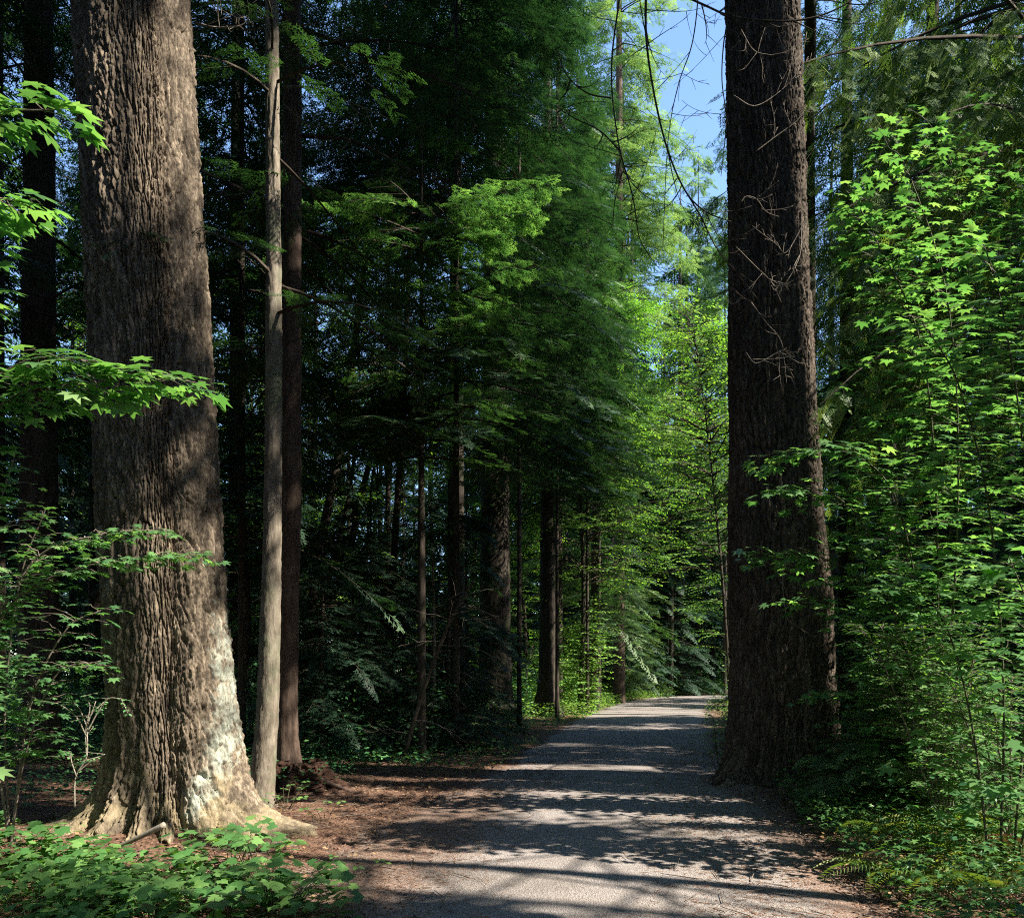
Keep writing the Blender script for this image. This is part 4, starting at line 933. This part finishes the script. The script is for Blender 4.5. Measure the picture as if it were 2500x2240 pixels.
B([(1285, -120), (1281, 0), (1283, 90), (1300, 200), (1325, 300), (1360, 380), (1400, 420), (1450, 440)], .018, .007, sub=12)
B([(1360, 380), (1390, 430), (1420, 490), (1460, 540), (1500, 590), (1540, 640)], .010, .004, sub=8)
B([(1385, -100), (1384, 0), (1372, 90), (1345, 170), (1325, 280), (1315, 480)], .010, .004, sub=12)
B([(1440, -60), (1445, 20), (1435, 90), (1432, 160), (1440, 240), (1430, 350)], .012, .004, sub=6)
B([(1330, -20), (1400, 12), (1450, 32), (1530, 42), (1600, 38), (1660, 18), (1720, -20)], .014, .009, sub=12)
B([(1105, 100), (1125, 150), (1165, 185), (1213, 195)], .006, .01, sub=3, sl=(.2, .4))
B([(1100, 210), (1140, 235), (1190, 260), (1230, 300)], .006, .01, sub=3, sl=(.2, .4))
for c in ([(1470, 400), (1480, 390), (1500, 395), (1520, 420), (1545, 430)], [(1460, 490), (1500, 530), (1530, 560), (1550, 600)], [(1590, 440), (1585, 510), (1550, 570), (1530, 560)],
          [(1490, 600), (1520, 640), (1550, 680), (1560, 760)], [(1480, 700), (1500, 720), (1540, 700), (1560, 690)], [(1455, 190), (1500, 210), (1560, 170), (1590, 130)],
          [(1500, 300), (1540, 270), (1580, 240), (1600, 210)], [(1470, 60), (1495, 100), (1530, 110)], [(1560, 1100), (1552, 1150), (1560, 1220), (1575, 1240)], [(1600, 430), (1560, 500), (1540, 480)]):
    branch(t2, c, 11., .008, .004, 'white_stem' if RNG.random() < .35 else 'twig', sub=6, sl=(.15, .5))
# dead side branches on the two hemlock stems
for c in ([(555, 62), (600, 50), (660, 45)], [(560, 105), (600, 100), (660, 130)], [(560, 172), (620, 175), (700, 205), (780, 240)], [(560, 205), (600, 240), (640, 290)], [(560, 40), (500, 60), (450, 50), (400, 60)], [(528, 380), (480, 385), (430, 390)]):
    branch(t4, c, 11.2, .016, .005, 'twig', sub=7, sl=(.25, .8))
for c in ([(700, 90), (760, 130), (850, 150), (960, 200)], [(600, 270), (700, 280), (800, 330), (900, 380)]):
    branch(t4, c, 11.6, .03, .008, 'twig_dark', sub=9, sl=(.3, 1.))
# twiggy dead boughs on the slimmer dark conifer
tt = [o for o in COL.objects if o.name.startswith('hemlock_tree') and 'slimmer' in o.get('label', '')][0]
for _ in range(16):
    a, b = RNG.uniform(1060, 1100), RNG.uniform(780, 1000)
    x1 = a+RNG.choice([-1, 1])*RNG.uniform(50, 140)
    branch(tt, [(a, b), ((a+x1)/2, b-RNG.uniform(-10, 20)), (x1, b+RNG.uniform(10, 70))], 31, .03, .01, 'twig', sub=12, sl=(.4, 1.3))
# top-left hanging dead sprays
for c in ([(385, 45), (430, 55), (480, 50), (500, 20)],):
    branch(t3, c, 9.6, .014, .004, 'white_stem', sub=12, sl=(.2, .6))

# small bleached shrub before the big fir
e = empty('huckleberry_bush', (GX(148, 6.9), 6.9, 0), 'small bleached huckleberry with upright pale stems left of the massive fir base', 'shrub')
parts = []; fol = Fol(); sg = Seg()
for c in ([(148, 1600), (150, 1540), (172, 1500), (174, 1440), (190, 1390)], [(172, 1500), (170, 1450), (178, 1400), (165, 1380)], [(172, 1460), (150, 1420), (115, 1395), (95, 1390)], [(173, 1450), (195, 1410), (215, 1385), (240, 1385)],
          [(155, 1530), (180, 1510), (208, 1495)], [(152, 1540), (142, 1510), (140, 1490)], [(172, 1440), (160, 1410), (150, 1395)], [(174, 1430), (185, 1410), (200, 1402)]):
    P = spline([W(a, b, 6.9+.0*a) for a, b in c], 20); parts.append(tube(P, np.linspace(.0065, .003, 20), 6, .25))
    for j in (10, 13, 16, 19):
        h = norm(rnd(3, -1, 1)*np.array([1, 1, .3])); leafy_line(fol, sg, np.stack([P[j], P[j]+h*.08, P[j]+h*.17]), .028, pitch=.03, tint=(.5, 1), r0=.003)
V, F = join(parts); mesh_obj('stem', V, F, M['white_stem'], e, smooth=True); sg.build('twigs', M['white_stem'], e, 3); fol.build('foliage', 'oval', M['salal'], e)

# ------------------------------------------------------------------ low plants
def herb(x, y, h, n, leaf, tp, mat, name, label, cat='plant', group=None, tint=(.2, .9), rad=.22):
    g = gz(x, y); e = empty(name, (x, y, g), label, cat, group); fol = Fol(); sg = Seg()
    for k in range(n):
        a = RNG.uniform(0, 2*PI); r = rad*RNG.random()**.5; hh = h*RNG.uniform(.45, 1.05)
        top = np.array([x+math.cos(a)*r*1.5, y+math.sin(a)*r*1.5, g+hh]); b = np.array([x+math.cos(a)*r*.3, y+math.sin(a)*r*.3, g-.01])
        md = (top+b)/2+np.array([0, 0, hh*.15]); sg.line(np.stack([b, md, top]), .004, .002)
        m = 3; az = a+np.array([0, 2.1, -2.1])+rnd(3, -.3, .3)
        hd = norm(np.stack([np.cos(az), np.sin(az), rnd(3, -.25, .1)], 1)); s = leaf*rnd(3, .6, 1.1)
        fol.add(top+hd*s[:, None]*.1, frames(hd, norm(np.array([0, -.25, 1.])+rnd((3, 3), -.35, .35))), s, rnd(3, *tint))
    sg.build('stem', M['stem'], e, 3); fol.build('leaves', tp, M[mat], e); return e
HB = [(60, 1790, .34, 'front corner'), (170, 1800, .3, ''), (300, 1800, .30, ''), (420, 1800, .32, ''), (540, 1790, .34, ''), (90, 1730, .32, ''), (230, 1745, .24, ''), (350, 1752, .30, ''), (455, 1760, .34, ''), (570, 1760, .26, ''), (40, 1690, .36, ''), (585, 1800, .22, '')]
HB += [(455, 1700, .42, ''), (520, 1712, .4, ''), (130, 1700, .3, '')]
HL = ['thimbleberry in the bottom left corner of the picture', 'thimbleberry second from the bottom left corner', 'low thimbleberry at the bottom edge below the fallen stick', 'broad leaved thimbleberry at the bottom edge left of the tallest leafy shoots',
      'thimbleberry with pale fresh leaves at the edge of the brown litter', 'thimbleberry at the left edge above the corner plant', 'low thimbleberry just in front of the fallen stick', 'thimbleberry in front of the forward root of the massive fir',
      'tall thimbleberry before the right root of the massive fir', 'small thimbleberry nearest to the gravel', 'thimbleberry by the shaded vine maple foot at the left edge', 'sprig of thimbleberry at the bottom edge beside the gravel', 'leafy thimbleberry closest to the front of the massive fir', 'thimbleberry overlapping the right root of the massive fir', 'thimbleberry near the foot of the bleached huckleberry']
for (a, b, h, _), lb in zip(HB, HL):
    p = gp(a, b+40); herb(p[0], p[1], h, 17, .155, 'thimble', 'herb', 'thimbleberry', lb, group='thimbleberries in front of the massive fir', rad=.27)
# leafy shoots at the foot of the right fir and beyond the path edge
for (a, b, h, n, lb) in ((1590, 1570, .7, 26, 'low leafy plant hiding the right foot of the tall straight fir'), (1640, 1600, .6, 26, 'leafy plant between the tall straight fir and the ferns'), (1432, 1560, .9, 14, 'leafy shoot standing between the path and the left side of the tall straight fir'), (1425, 1500, .8, 16, 'bright sprig behind the left foot of the tall straight fir'), (565, 1605, .35, 12, 'small sprig of round leaves beside the slender pale stem'), (690, 1745, .16, 5, 'tiny sprig on the brown litter between the thimbleberries and the gravel'), (655, 1790, .2, 8, 'little leafy sprig at the gravel edge by the bottom of the picture'), (640, 1640, .2, 6, 'tiny sprig beyond the right root of the massive fir'), (690, 1480, .5, 16, 'sunlit sprig in the dark undergrowth right of the rotten stump'),
                         (740, 1465, .7, 20, 'pale leaved seedling in the dark undergrowth left of the young hemlock')):
    p = gp(a, b); herb(p[0], p[1], h, n, .07, 'oval', 'herb', 'seedling', lb, rad=.2, tint=(.5, 1.))

def frond_mesh(L, wid, arch, n=28):
    segs = []
    t = np.linspace(.08, 1, n)
    V = []; F = []; k = 0
    cx = lambda t: np.stack([t*L*(1-.15*t), 0*t, arch*L*(t*1.0-1.25*t*t)], -1)
    C = cx(t)
    for i in range(n):
        w = wid*L*math.sin(PI*min(1, (t[i]*.93+.12))**.8)+.01
        for sd in (1, -1):
            p = C[i]; tip = p+np.array([w*.35, sd*w, -w*.25]); b = .55*L/n
            V += [p, p+np.array([b, sd*w*.5, 0]), tip, p+np.array([-b*.3+w*.12, sd*w*.5, -w*.1])]; F.append([k, k+1, k+2, k+3]); k += 4
    V = np.array(V); F = np.array(F)
    return V, F
def fern(x, y, n, L, label, mat='fern', arch=.55, group='ferns below the vine maples', wid=.17, dead=0):
    g = gz(x, y); e = empty('fern', (x, y, g), label, 'fern', group)
    for k in range(n):
        a = 2*PI*k/n+RNG.uniform(-.3, .3); l = L*RNG.uniform(.75, 1.1)
        V, F = frond_mesh(l, wid, arch*RNG.uniform(.9, 1.5)); c, s_ = math.cos(a), math.sin(a)
        R = np.array([[c, -s_, 0], [s_, c, 0], [0, 0, 1]]); V2 = V@R.T+np.array([x, y, g+.03])
        t = np.clip(RNG.uniform(.2, .9)+.2*V[:, 0]/l, 0, 1)
        mesh_obj('frond', V2, F, M['dead_frond' if k < dead else mat], e, {'tint': t})
for (a, b, n, L, lb, dd) in ((1880, 1660, 9, .75, 'sword fern with pale tips right of the dry curled frond', 0), (1990, 1640, 10, .85, 'large sword fern at the right edge', 0), (1750, 1650, 7, .55, 'fern with a curled tan frond near the foot of the right fir', 3),
                             (1800, 1740, 8, .6, 'half dried brown fern in the bottom right', 5), (1960, 1760, 9, .7, 'green fern in the bottom right corner', 1), (1700, 1620, 7, .5, 'small fern behind the curled tan frond', 0), (1930, 1700, 8, .65, 'yellowing fern between the half dried fern and the right edge', 2),
                             (1850, 1600, 8, .7, 'shaded fern under the arching maple stems', 0)):
    p = gp(a, b+10); fern(p[0], p[1], n+4, L*1.5, lb, dead=dd)

# ------------------------------------------------------------------ uncountable ground cover
def scatter(n, xr, yr, cond, seed_scale=1., thr=0.):
    x = rnd(n, *xr); y = rnd(n, *yr); pd = path_dist(x, y)
    k = cond(x, y, pd)&(fbm(x*seed_scale+3, y*seed_scale, o=2, s=61) > thr)
    return x[k], y[k], pd[k]
def cover(name, x, y, hmax, leaf, tp, mat, label, tint=(.1, .9), cull=False, jit=.18, tilt=.5):
    n = len(x); g = ground_z(x, y); z = g+.02+hmax*rnd(n)**1.2
    a = rnd(n, 0, 2*PI); hd = norm(np.stack([np.cos(a), np.sin(a), rnd(n, -.35, .25)], 1))
    f = Fol(); f.add(np.stack([x, y, z], 1), frames(hd, norm(np.array([0, -.1, 1.])+rnd((n, 3), -tilt, tilt))), leaf*rnd(n, .5, 1.2), rnd(n, *tint))
    if cull: f.cull()
    o = f.build(name, tp, M[mat], None, jit); tag(o, label, 'ground cover', kind='stuff'); return o
nearT1 = lambda x, y: np.hypot((x-T1X)/1.5, (y-T1Y)/1.1)
# bottom left carpet
x, y, pd = scatter(17000, (-6.5, -1.2), (4.2, 9.), lambda x, y, pd: (pd > .8+.5*(y-5.2)) & (y < 7.0+.8*(x < -3.9)) & (nearT1(x, y) > 1.02), 1.3, .46)
cover('ground_ivy', x, y, .16, .075, 'simple5', 'herb', 'low green carpet of small leaves under the thimbleberries')
x, y, pd = scatter(9000, (-6.5, -1.0), (4.2, 9.), lambda x, y, pd: (pd > .5+.4*(y-5.2)) & (y < 7.0+.8*(x < -3.9)) & (nearT1(x, y) > 1.0), 1.9, .42)
cover('ground_herbs', x, y, .26, .10, 'oval', 'herb', 'taller oval leaved herbs standing out of the low green carpet', tint=(.2, 1.))
x, y, pd = scatter(5000, (-6.5, 6), (4.2, 14.), lambda x, y, pd: (pd > -.9) & (RNG.random(len(x)) < .75), 1.9, .2)
cover('fallen_leaves', x, y, .02, .055, 'quad', 'dead_frond', 'dry fallen leaves scattered on the litter beside the path')
x, y, pd = scatter(30000, (-14, -2.5), (8, 20), lambda x, y, pd: (pd > 1.2) & (nearT1(x, y) > 1.3), .8, .45)
cover('shaded_undergrowth', x, y, .35, .07, 'quad', 'salal', 'shaded low plants in the wood left of the path', tint=(0, .7))
x, y, pd = scatter(26000, (-8, 6), (13, 30), lambda x, y, pd: (pd > .25) & (x < PATH[:, 0].max()) & (x < np.interp(y, PATH[:, 1], PATH[:, 0])), 1., .40)
cover('verge_plants', x, y, .22, .075, 'quad', 'herb', 'low dark green plants on the left verge of the path', tint=(0, .7))
x, y, pd = scatter(60000, (-4, 13), (29, 62), lambda x, y, pd: (pd > .0) & (x < np.interp(y, PATH[:, 1], PATH[:, 0])), .6, .30)
cover('bright_verge', x, y, .55, .13, 'quad', 'maple_far', 'bright green leafy verge left of the far path', tint=(.3, 1.))
x, y, pd = scatter(30000, (2, 26), (14, 62), lambda x, y, pd: (pd > .05) & (x > np.interp(y, PATH[:, 1], PATH[:, 0])) & (np.hypot(x-T2X, y-T2Y) > 1), .6, .33)
cover('right_verge', x, y, .6, .11, 'quad', 'maple_far', 'green leafy verge right of the far path behind the tall straight fir', tint=(.2, 1.))
x, y, pd = scatter(60000, (-10, 40), (62, 90), lambda x, y, pd: (pd > .3), .4, .25)
cover('far_undergrowth', x, y, 1.3, .24, 'quad', 'herb', 'shrubby undergrowth beyond the bend of the path', tint=(.1, .9))
def thicket(n, xr, yr, cond, hm, leaf, mat, name, label, tint, freq=.35):
    x, y, pd = scatter(n, xr, yr, cond, freq, .38); n = len(x); g = ground_z(x, y)
    hh = hm*np.clip((fbm(x*freq*1.6+11, y*freq*1.6, o=3, s=88)-.3)*2.6, .08, 1); z = g+.05+hh*rnd(n)**.8
    a = rnd(n, 0, 2*PI); hd = norm(np.stack([np.cos(a), np.sin(a), rnd(n, -.5, .3)], 1)); f = Fol()
    f.add(np.stack([x, y, z], 1)+rnd((n, 3), -.1, .1), frames(hd, norm(np.array([.1, -.2, 1.])+rnd((n, 3), -.6, .6))), leaf*rnd(n, .5, 1.2), rnd(n, *tint))
    o = f.build(name, 'quad', M[mat], None); tag(o, label, 'undergrowth', kind='stuff')
inwood = lambda x, y, pd: (x < np.interp(y, PATH[:, 1], PATH[:, 0])) & (pd > 1.2+.03*y)
thicket(90000, (-22, 4), (14, 34), inwood, 1.7, .11, 'salal', 'woodland_thicket', 'dim leafy thicket under the trees left of the path', (0, .8))
thicket(90000, (-34, 8), (32, 64), inwood, 3.2, .2, 'maple_far', 'far_thicket', 'lighter green thicket deep in the wood left of the path', (0, 1.))
thicket(60000, (4, 26), (13, 40), lambda x, y, pd: (x > np.interp(y, PATH[:, 1], PATH[:, 0])) & (pd > .7) & (np.hypot(x-T2X, y-T2Y) > 1.6), 2.6, .12, 'herb', 'right_thicket', 'leafy thicket behind the tall straight fir and the vine maples', (0, .9), .5)
thicket(70000, (-10, 50), (76, 96), lambda x, y, pd: pd > .5, 7, .34, 'salal', 'end_thicket', 'dark thicket closing the far end of the path', (0, .8), .2)
# right bank
cond = lambda x, y, pd: (pd > .12+.4*fbm(x*2, y*2, s=3)) & (x > 1.5) & (np.hypot(x-T2X, y-T2Y) > .95)
x, y, pd = scatter(30000, (2, 9), (4.2, 13), cond, 1.4, .27)
cover('bank_plants', x, y, .34, .08, 'simple5', 'herb', 'mixed small leaves covering the bank right of the path', tint=(0, .8))
x, y, pd = scatter(14000, (2, 10), (5, 14), lambda x, y, pd: cond(x, y, pd) & (pd > .9), .9, .45)
cover('bank_shrubs', x, y, .8, .075, 'oval', 'salal', 'glossy rounded leaves of salal under the vine maples', tint=(.1, .9))
x, y, pd = scatter(6000, (2, 9), (4.2, 10), lambda x, y, pd: cond(x, y, pd), 2.3, .5)
cover('dry_leaves', x, y, .05, .05, 'quad', 'dead_frond', 'dry tan leaves and bits of bracken on the right bank')

# litter: needles, twigs, bark crumbs and stones lying about
def litter(n, xr, yr, cond, Lr, w, mat, name, label):
    x = rnd(n, *xr); y = yr[0]+(yr[1]-yr[0])*rnd(n)**1.6; pd = path_dist(x, y); k = cond(x, y, pd); x, y = x[k], y[k]; n = len(x)
    z = np.maximum(ground_z(x, y), np.where(pd[k] < 0, .045*(1-(1+pd[k]/1.8)**2*.9), -9))+.016
    a = rnd(n, 0, PI); l = rnd(n, *Lr); h = np.stack([np.cos(a), np.sin(a), rnd(n, -.12, .12)], 1); p = np.stack([x, y, z], 1)
    s = Seg(); s.add(p, p+h*l[:, None], w, w*.7); o = s.build(name, mat, None, 4); tag(o, label, 'litter', kind='stuff')
lc = lambda x, y, pd: (RNG.random(len(x)) < np.clip((pd+1.5)/1.6, 0, 1)) & (np.hypot(x-T2X, y-T2Y) > .8)
M['needle'], *_ = bark_mat('needle_litter', [(.09, .045, .03), (.2, .115, .075), (.36, .26, .18)], (7, 7, 7), bump=0)
litter(60000, (-5, 6.5), (4.4, 15), lc, (.02, .07), .0022, M['needle'], 'needle_litter', 'brown needles and bits of twig on the path edges')
litter(3000, (-5, 6.5), (4.4, 17), lc, (.08, .3), .0045, M['twig'], 'twig_litter', 'fallen twigs scattered along the path edges')
def stones(n, xr, yr, cond, sr, mat, name, label, flat=.6):
    x = rnd(n, *xr); y = yr[0]+(yr[1]-yr[0])*rnd(n)**1.7; pd = path_dist(x, y); k = cond(x, y, pd); x, y, pd = x[k], y[k], pd[k]; n = len(x)
    z = np.maximum(ground_z(x, y)+.0, np.where(pd < .2, .012+.035*(1-np.clip((pd+1.8)/2.1, 0, 1)**2)-.01, -9))
    o = np.array([[1, 0, 0], [-.5, .87, 0], [-.5, -.87, 0], [.5, .6, .7], [.45, -.65, .75], [-.7, 0, .7], [0, 0, 1.05]], float)
    f = np.array([[0, 1, 3], [1, 5, 3], [1, 2, 5], [2, 4, 5], [2, 0, 4], [0, 3, 4], [3, 5, 6], [5, 4, 6], [4, 3, 6]])
    s = rnd(n, *sr)**1.0; a = rnd(n, 0, 2*PI); c, sn = np.cos(a), np.sin(a)
    V = o[None]*np.stack([s*rnd(n, .7, 1.3), s, s*flat], 1)[:, None]*(1+.25*rnd((n, 7, 1), -1, 1))
    V = np.stack([V[..., 0]*c[:, None]-V[..., 1]*sn[:, None], V[..., 0]*sn[:, None]+V[..., 1]*c[:, None], V[..., 2]], -1)+np.stack([x, y, z], 1)[:, None]
    F = (f[None]+(np.arange(n)*7)[:, None, None]).reshape(-1, 3)
    o = mesh_obj(name, V.reshape(-1, 3), F, mat, None, {'tint': np.repeat(rnd(n), 7)}); tag(o, label, 'litter', kind='stuff')
def stone_mat(nm, cols):
    m, nt, N, L = mat_base(nm); a = N.new('ShaderNodeAttribute'); a.attribute_name = 'tint'; r = ramp(N, cols); L.new(a.outputs['Fac'], r.inputs[0])
    p = N.new('ShaderNodeBsdfPrincipled'); p.inputs['Roughness'].default_value = .85; p.inputs['Specular IOR Level'].default_value = .2; L.new(r.outputs[0], p.inputs['Base Color'])
    o = N.new('ShaderNodeOutputMaterial'); L.new(p.outputs[0], o.inputs[0]); return m
stones(60000, (-2.5, 4), (4.6, 12), lambda x, y, pd: pd < .1*RNG.random(len(x)), (.002, .005), stone_mat('crushed_stone', [(.15, .13, .118), (.24, .215, .20), (.35, .32, .30)]), 'gravel', 'loose crushed stone on the near path')
stones(12000, (-5, 6), (4.5, 13), lambda x, y, pd: (pd > -.9), (.006, .022), stone_mat('bark_crumb', [(.035, .02, .015), (.09, .05, .035), (.17, .1, .07)]), 'bark_crumbs', 'dark crumbs of bark and small cones on the needle litter', .7)

# ------------------------------------------------------------------ wood all round (reads as one mass)
def wood(name, label, spots, tp='far', mat='dark_needles', sc=1.0, dens=.8, step=.6, rf=.014):
    """one mass: real trees with stems, boughs and sprays"""
    fol = Fol(); sg = Seg(); sb = Seg()
    for (x, y, H, z0, L, nb) in spots:
        g = gz(x, y); r = rf*H*RNG.uniform(.7, 1.2); zz = np.linspace(g-.3, H, 9)
        sg.line(np.stack([np.full(9, x)+rnd(9, -.05, .05), np.full(9, y), zz], 1), r, .03)
        zs = z0+(H-z0)*rnd(nb)
        for z in zs:
            q = (z-z0)/(H-z0); l = L*(1-q)**.7*RNG.uniform(.7, 1.1)+.3; az = RNG.uniform(0, 2*PI)
            dh = np.array([math.cos(az), math.sin(az), 0.]); dp = np.array([-dh[1], dh[0], 0.]); dr = RNG.uniform(.25, .6)
            n = max(3, int(l/step*3)); t = rnd(n, .1, 1); w = (rnd(n, -1, 1)*l*.38*(1-t)**.5)
            p = np.array([x, y, z])+l*t[:, None]*dh+w[:, None]*dp+np.array([0, 0, 1.])*(-dr*l*t*t-.25*np.abs(w))[:, None]
            hd = norm(dh+dp*(np.sign(w)*.8)[:, None]+rnd((n, 3), -.3, .3)+np.array([0, 0, -.35]))
            fol.add(p, frames(hd, norm(np.array([0, 0, 1.])+rnd((n, 3), -.5, .5))), sc*rnd(n, .6, 1.1), rnd(n, 0, .8))
            sb.add(np.array([x, y, z]), np.array([x, y, z])+l*dh*.9+np.array([0, 0, -dr*l*.8]), .03, .008)
    A = np.concatenate(sb.a); B_ = np.concatenate(sb.b); kk = keep((A+B_)/2); sg.add(A[kk], B_[kk], .03, .008)
    fol.cull(.05)
    o = sg.build('x', M['bark'], None, 6); f = fol.build('y', tp, M[mat])
    # one object with two materials
    bpy.context.view_layer.objects.active = f
    a, b = o.data, f.data; b.materials.append(M['bark'])
    va = np.empty(len(a.vertices)*3, np.float32); a.vertices.foreach_get('co', va); vb = np.empty(len(b.vertices)*3, np.float32); b.vertices.foreach_get('co', vb)
    fa = np.empty(len(a.loops), np.int32); a.loops.foreach_get('vertex_index', fa); fb = np.empty(len(b.loops), np.int32); b.loops.foreach_get('vertex_index', fb)
    tb = np.empty(len(b.vertices), np.float32); b.attributes['tint'].data.foreach_get('value', tb)
    V = np.concatenate([vb, va]).reshape(-1, 3); F = np.concatenate([fb.reshape(-1, 4), fa.reshape(-1, 4)+len(vb)//3])
    m = mesh_obj(name, V, F, M[mat], None, {'tint': np.concatenate([tb, np.zeros(len(va)//3)])}); m.data.materials.append(M['bark'])
    mi = np.concatenate([np.zeros(len(fb)//4, np.int32), np.ones(len(fa)//4, np.int32)]); m.data.polygons.foreach_set('material_index', mi)
    for ob in (o, f):
        me = ob.data; bpy.data.objects.remove(ob); bpy.data.meshes.remove(me)
    tag(m, label, 'wood', kind='stuff'); return m
spots = []
for px in np.arange(-150, 2300, 62):
    for k in range(3):
        d = RNG.uniform(58, 100); p = px+RNG.uniform(-30, 30)
        if 1375 < p < 1475: H = d*RNG.uniform(.26, .33)
        elif 1590 < p < 1660: H = d*RNG.uniform(.35, .5)
        elif 1475 < p < 1590: H = d*.4
        elif 560 < p < 980 or p < 130 or 400 < p < 520:
            if k == 2: continue
            H = d*RNG.uniform(.30, .52)
        else: H = d*RNG.uniform(.5, .85)
        x = GX(p, d)
        if path_dist(np.array([x]), np.array([d]))[0] < 2.5: continue
        spots.append((x, d, H, RNG.uniform(1, 4) if not 1180 < p < 1440 else 5., H*.085+1, int(70+H)))
for px in np.arange(1000, 1800, 26):
    d = RNG.uniform(84, 118); spots.append((GX(px, d), d, d*(.34 if 1370 < px < 1480 else .42), 1.5, 4.5, 110))
wood('far_wood', 'dark conifer wood closing the view beyond the bend', spots, sc=1.25, step=.75)
# unseen trees on the right, left and behind, added to shade this place
sp = []
for _ in range(900):
    x = RNG.uniform(4, 48); y = RNG.uniform(-26, 62)
    if x < .635*max(y, 0)+5.4: continue
    if path_dist(np.array([x]), np.array([y]))[0] < 2.5: continue
    if any(math.hypot(x-a, y-b) < 4.8 for a, b, *_ in sp): continue
    H = RNG.uniform(24, 36); sp.append((x, y, H, RNG.uniform(4.5, 9), RNG.uniform(4.2, 5.4), 140))
for _ in range(900):
    x = RNG.uniform(-34, 7); y = RNG.uniform(-24, 50)
    if x > -.635*max(y, 0)-6.8 and y > -5: continue
    if path_dist(np.array([x]), np.array([y]))[0] < (2.5 if y > -4 else .8): continue
    if any(math.hypot(x-a, y-b) < 4.6 for a, b, *_ in sp): continue
    H = RNG.uniform(22, 34); sp.append((x, y, H, RNG.uniform(3, 8), RNG.uniform(4.2, 5.6), 90))
print('shade trees', len(sp))
wood('unseen_shade_wood', 'unseen dense conifers beyond the edges of the view, added to shade the place', sp, sc=1.35, step=.8, rf=.007)
# mid wood inside the view, left side
sp = []
for (px, d, H) in ((-60, 22, 26), (60, 30, 14), (250, 34, 34), (330, 28, 30), (420, 40, 20), (540, 46, 18), (1010, 52, 26), (940, 44, 20), (1120, 55, 34), (830, 50, 16), (1180, 58, 30), (1760, 30, 34), (1900, 27, 30), (2000, 34, 36), (1650, 36, 26), (2080, 24, 30), (1790, 44, 36)):
    sp.append((GX(px, d), d, H, 2.5, 4., 100))
wood('mid_wood', 'shaded conifers crowding the background behind the nearer trunks', sp, sc=.9, step=.45)

# ------------------------------------------------------------------ light, sky, camera
w = bpy.data.worlds.new('World'); scene.world = w; w.use_nodes = True; nt = w.node_tree
bg = nt.nodes['Background']; sky = nt.nodes.new('ShaderNodeTexSky'); sky.sky_type = 'NISHITA'; sky.sun_disc = False
sky.sun_elevation = SUN_EL; sky.sun_rotation = math.atan2(S[0], S[1]); sky.altitude = 0; sky.air_density = 1.; sky.dust_density = .3; sky.ozone_density = 4.
nt.links.new(sky.outputs[0], bg.inputs[0]); bg.inputs[1].default_value = .125
ld = bpy.data.lights.new('sun', 'SUN'); ld.energy = 5.; ld.angle = rd(.5); ld.color = (1, .91, .78)
lo = bpy.data.objects.new('sun', ld); COL.objects.link(lo)
from mathutils import Vector
lo.rotation_euler = Vector(S.tolist()).to_track_quat('Z', 'Y').to_euler()
cd_ = bpy.data.cameras.new('camera'); cam = bpy.data.objects.new('camera', cd_); COL.objects.link(cam)
cam.location = (0, 0, 1.6); cam.rotation_euler = (PI/2, 0, 0); cd_.sensor_width = 36; cd_.lens = FPX/2031*36; cd_.shift_y = (HOR-910)/2031
cd_.clip_end = 2000; scene.camera = cam
scene.view_settings.view_transform = 'Standard'; scene.view_settings.look = 'None'; scene.view_settings.gamma = 1; scene.view_settings.exposure = 1.75
c = scene.cycles; c.max_bounces = 7; c.diffuse_bounces = 4; c.glossy_bounces = 2; c.transmission_bounces = 5; c.use_denoising = False; c.pixel_filter_type = 'BLACKMAN_HARRIS'; c.filter_width = 1.1; c.sample_clamp_indirect = 6
tot = sum(len(o.data.polygons) for o in COL.objects if o.type == 'MESH'); print('polys', tot)
